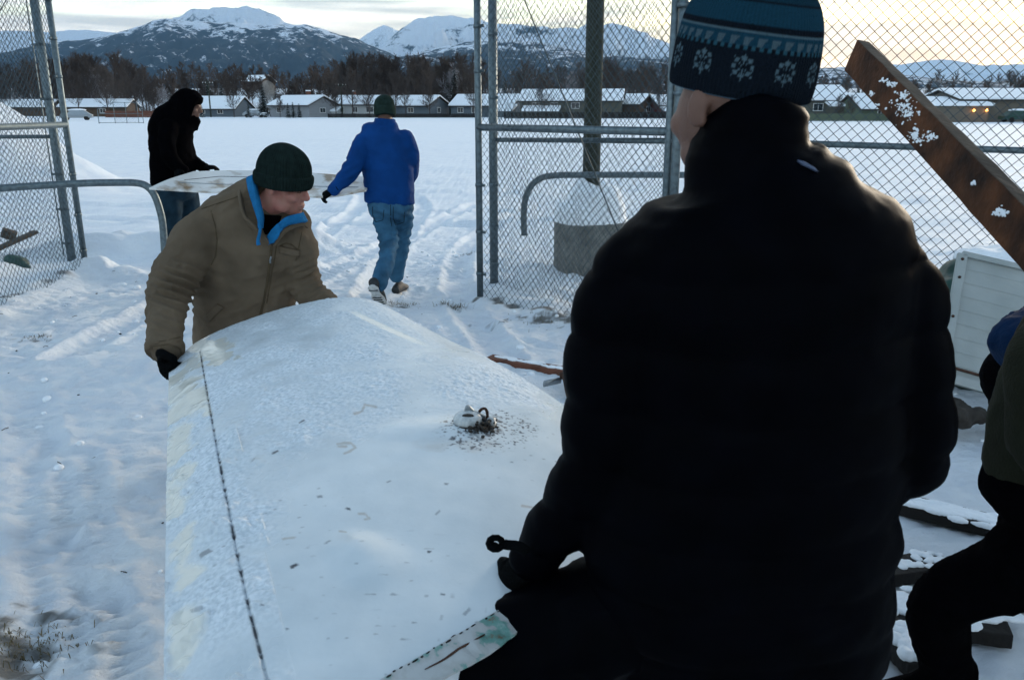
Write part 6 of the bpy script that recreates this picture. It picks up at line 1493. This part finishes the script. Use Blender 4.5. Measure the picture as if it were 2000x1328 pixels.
# ---- the man in the olive coat at the right edge, holding up the board
O = thing('person', 'man in an olive coat and black trousers with one knee bent at right edge', 'person', (1.35, 1.75, 0))
tro = [Vector((1.42, 1.66, 1.50)), Vector((1.40, 1.67, 1.42)), Vector((1.36, 1.68, 1.30)), Vector((1.30, 1.68, 1.12)), Vector((1.27, 1.68, .98)), Vector((1.27, 1.70, .86))]
a = MB(); a.tube(tro, [(.07, .08), (.15, .12), (.21, .15), (.22, .16), (.21, .165), (.20, .16)], 34, (1, 0, 0), True, 6)
el = U(2010, 820, 1.55)
shl = Vector((1.22, 1.62, 1.36))
a.limb([shl, U(2070, 700, 1.56), U(2062, 790, 1.54), U(2056, 868, 1.56), U(2090, 790, 1.66), U(2150, 690, 1.66)], [.082, .088, .086, .078, .062, .050], 24, None, 6)
a.limb([Vector((1.58, 1.68, 1.38)), Vector((1.66, 1.70, 1.15)), Vector((1.60, 1.60, 1.02)), Vector((1.44, 1.46, 1.05))], [.085, .08, .065, .05], 20, None, 6)
put('coat', remesh(a, 'coat', .011, 4, folds(.008, 7, 701)), M['olive'], O)
oh = Matrix.Translation((1.42, 1.62, 1.66)) @ Euler((R(-12), 0, R(60))).to_matrix().to_4x4()
a = MB(); head_parts(a, oh); a.limb([oh @ Vector((0, -.02, -.04)), Vector((1.41, 1.66, 1.46)), Vector((1.38, 1.68, 1.3))], [.058, .062, .1], 16)
ol = [[U(2085, 1040, 1.68), U(2030, 1085, 1.69), U(1945, 1130, 1.74), U(1842, 1172, 1.80), U(1836, 1250, 1.84), U(1845, 1340, 1.86), Vector((.99, 1.88, .08))],
      [Vector((1.36, 1.72, .84)), Vector((1.38, 1.72, .66)), Vector((1.40, 1.70, .46)), Vector((1.42, 1.72, .25)), Vector((1.44, 1.72, .08))]]
for l_ in ol: a.limb(l_, [.06, .06, .055, .045, .04, .036, .033][:len(l_)], 14)
a.tube(tro[1:], [(.12, .09), (.15, .11), (.16, .12), (.15, .12), (.14, .11)], 20, (1, 0, 0), True, 4)
put('body', remesh(a, 'body', .009, 2), M['skin2'], O)
mb, _ = beanie(oh @ Matrix.Translation((0, -.012, .028)), (.088, .106), [(-.03, .95), (-.02, 1.05), (.01, 1.0), (.05, .98), (.08, .88), (.105, .66), (.12, .38), (.126, .02)], 120, 40); mb.build('beanie', M['beanie'], O)
a = MB(); a.limb(ol[0], [.110, .100, .086, .074, .068, .066, .064], 22, None, 6); a.limb(ol[1], [.12, .11, .085, .075, .068], 20, None, 6); a.ell((1.26, 1.68, .84), (.20, .15, .12))
put('trousers', remesh(a, 'trousers', .011, 4, folds(.008, 8, 711)), M['black'], O)
for l_ in ol: an = l_[-1]; h0 = Vector((an.x + .06, an.y - .05, gz_at(an.x, an.y))); shoe(O, h0, h0 + Vector((-.22, .18, 0)), (0, 0, 1), .05)
mb = glove_mb(U(2150, 688, 1.655), Vector((.1, -.1, 1)), (-.3, -.2, .3), (.6, .8, .6), 1.1, 1); put('glove', remesh(mb, 'glove', .006, 2), M['glove'], O)
mb = glove_mb(Vector((1.44, 1.46, 1.05)), Vector((-.8, -.3, .3)), (0, .3, 1), (.6, .8, .6), 1.1, -1); put('glove', remesh(mb, 'glove', .006, 2), M['glove'], O)

# ---- the bending person in blue and black behind him
Q = thing('person', 'person in a dark blue jacket bending over behind the man in olive', 'person', (1.62, 2.55, 0))
hipq = U(2034, 735, 2.52)
a = MB(); a.tube([hipq + Vector((.02, 0, .06)), hipq + Vector((.12, -.04, .20)), hipq + Vector((.28, -.08, .38)), hipq + Vector((.44, -.12, .47)), hipq + Vector((.50, -.13, .50))], [(.19, .15), (.2, .16), (.2, .155), (.15, .12), (.07, .07)], 28, (0, 1, 0), True, 6)
a.limb([hipq + Vector((.36, -.26, .40)), U(2070, 640, 2.30), U(1994, 668, 2.28), U(2040, 690, 2.18), U(2110, 760, 2.10)], [.085, .085, .078, .066, .05], 22, None, 6)
a.limb([hipq + Vector((.40, .08, .40)), hipq + Vector((.50, .12, .15)), hipq + Vector((.55, .05, -.08))], [.085, .07, .05], 18)
put('jacket', remesh(a, 'jacket', .011, 4, folds(.010, 7, 801)), M['navy_blue'], Q)
qh = Matrix.Translation(hipq + Vector((.62, -.15, .58))) @ Euler((R(-30), 0, R(-95))).to_matrix().to_4x4()
lq = [[hipq + Vector((0, -.09, .0)), hipq + Vector((.03, -.10, -.22)), Vector((hipq.x + .10, hipq.y - .12, .45)), Vector((hipq.x + .06, hipq.y - .10, .08))], [hipq + Vector((.02, .10, .0)), hipq + Vector((.08, .12, -.22)), Vector((hipq.x + .16, hipq.y + .14, .45)), Vector((hipq.x + .10, hipq.y + .14, .08))]]
a = MB(); head_parts(a, qh); a.limb([qh @ Vector((0, -.02, -.05)), hipq + Vector((.46, -.12, .48)), hipq + Vector((.1, -.04, .1))], [.058, .065, .12], 16)
for l_ in lq: a.limb(l_, [.07, .06, .05, .04], 14)
put('body', remesh(a, 'body', .010, 2), M['skin2'], Q)
mb, _ = beanie(qh @ Matrix.Translation((0, -.012, .028)), (.088, .106), [(-.03, .95), (-.02, 1.05), (.01, 1.0), (.05, .98), (.08, .88), (.105, .66), (.12, .38), (.126, .02)], 120, 40); mb.build('beanie', M['beanie'], Q)
a = MB()
for l_ in lq: a.limb(l_, [.12, .115, .085, .07], 20, None, 6)
a.ell(hipq + Vector((.0, 0, -.02)), (.165, .19, .15)); put('trousers', remesh(a, 'trousers', .012, 4, folds(.008, 8, 811)), M['black'], Q)
for l_ in lq: an = l_[-1]; h0 = Vector((an.x - .07, an.y, gz_at(an.x, an.y))); shoe(Q, h0, h0 + Vector((.28, 0, 0)), (0, 0, 1), .05)
mb = glove_mb(U(2112, 762, 2.10), Vector((.5, -.2, -.8)), (0, -.3, -1), (.5, .7, .5), 1.1, 1); put('glove', remesh(mb, 'glove', .008, 2), M['glove'], Q)
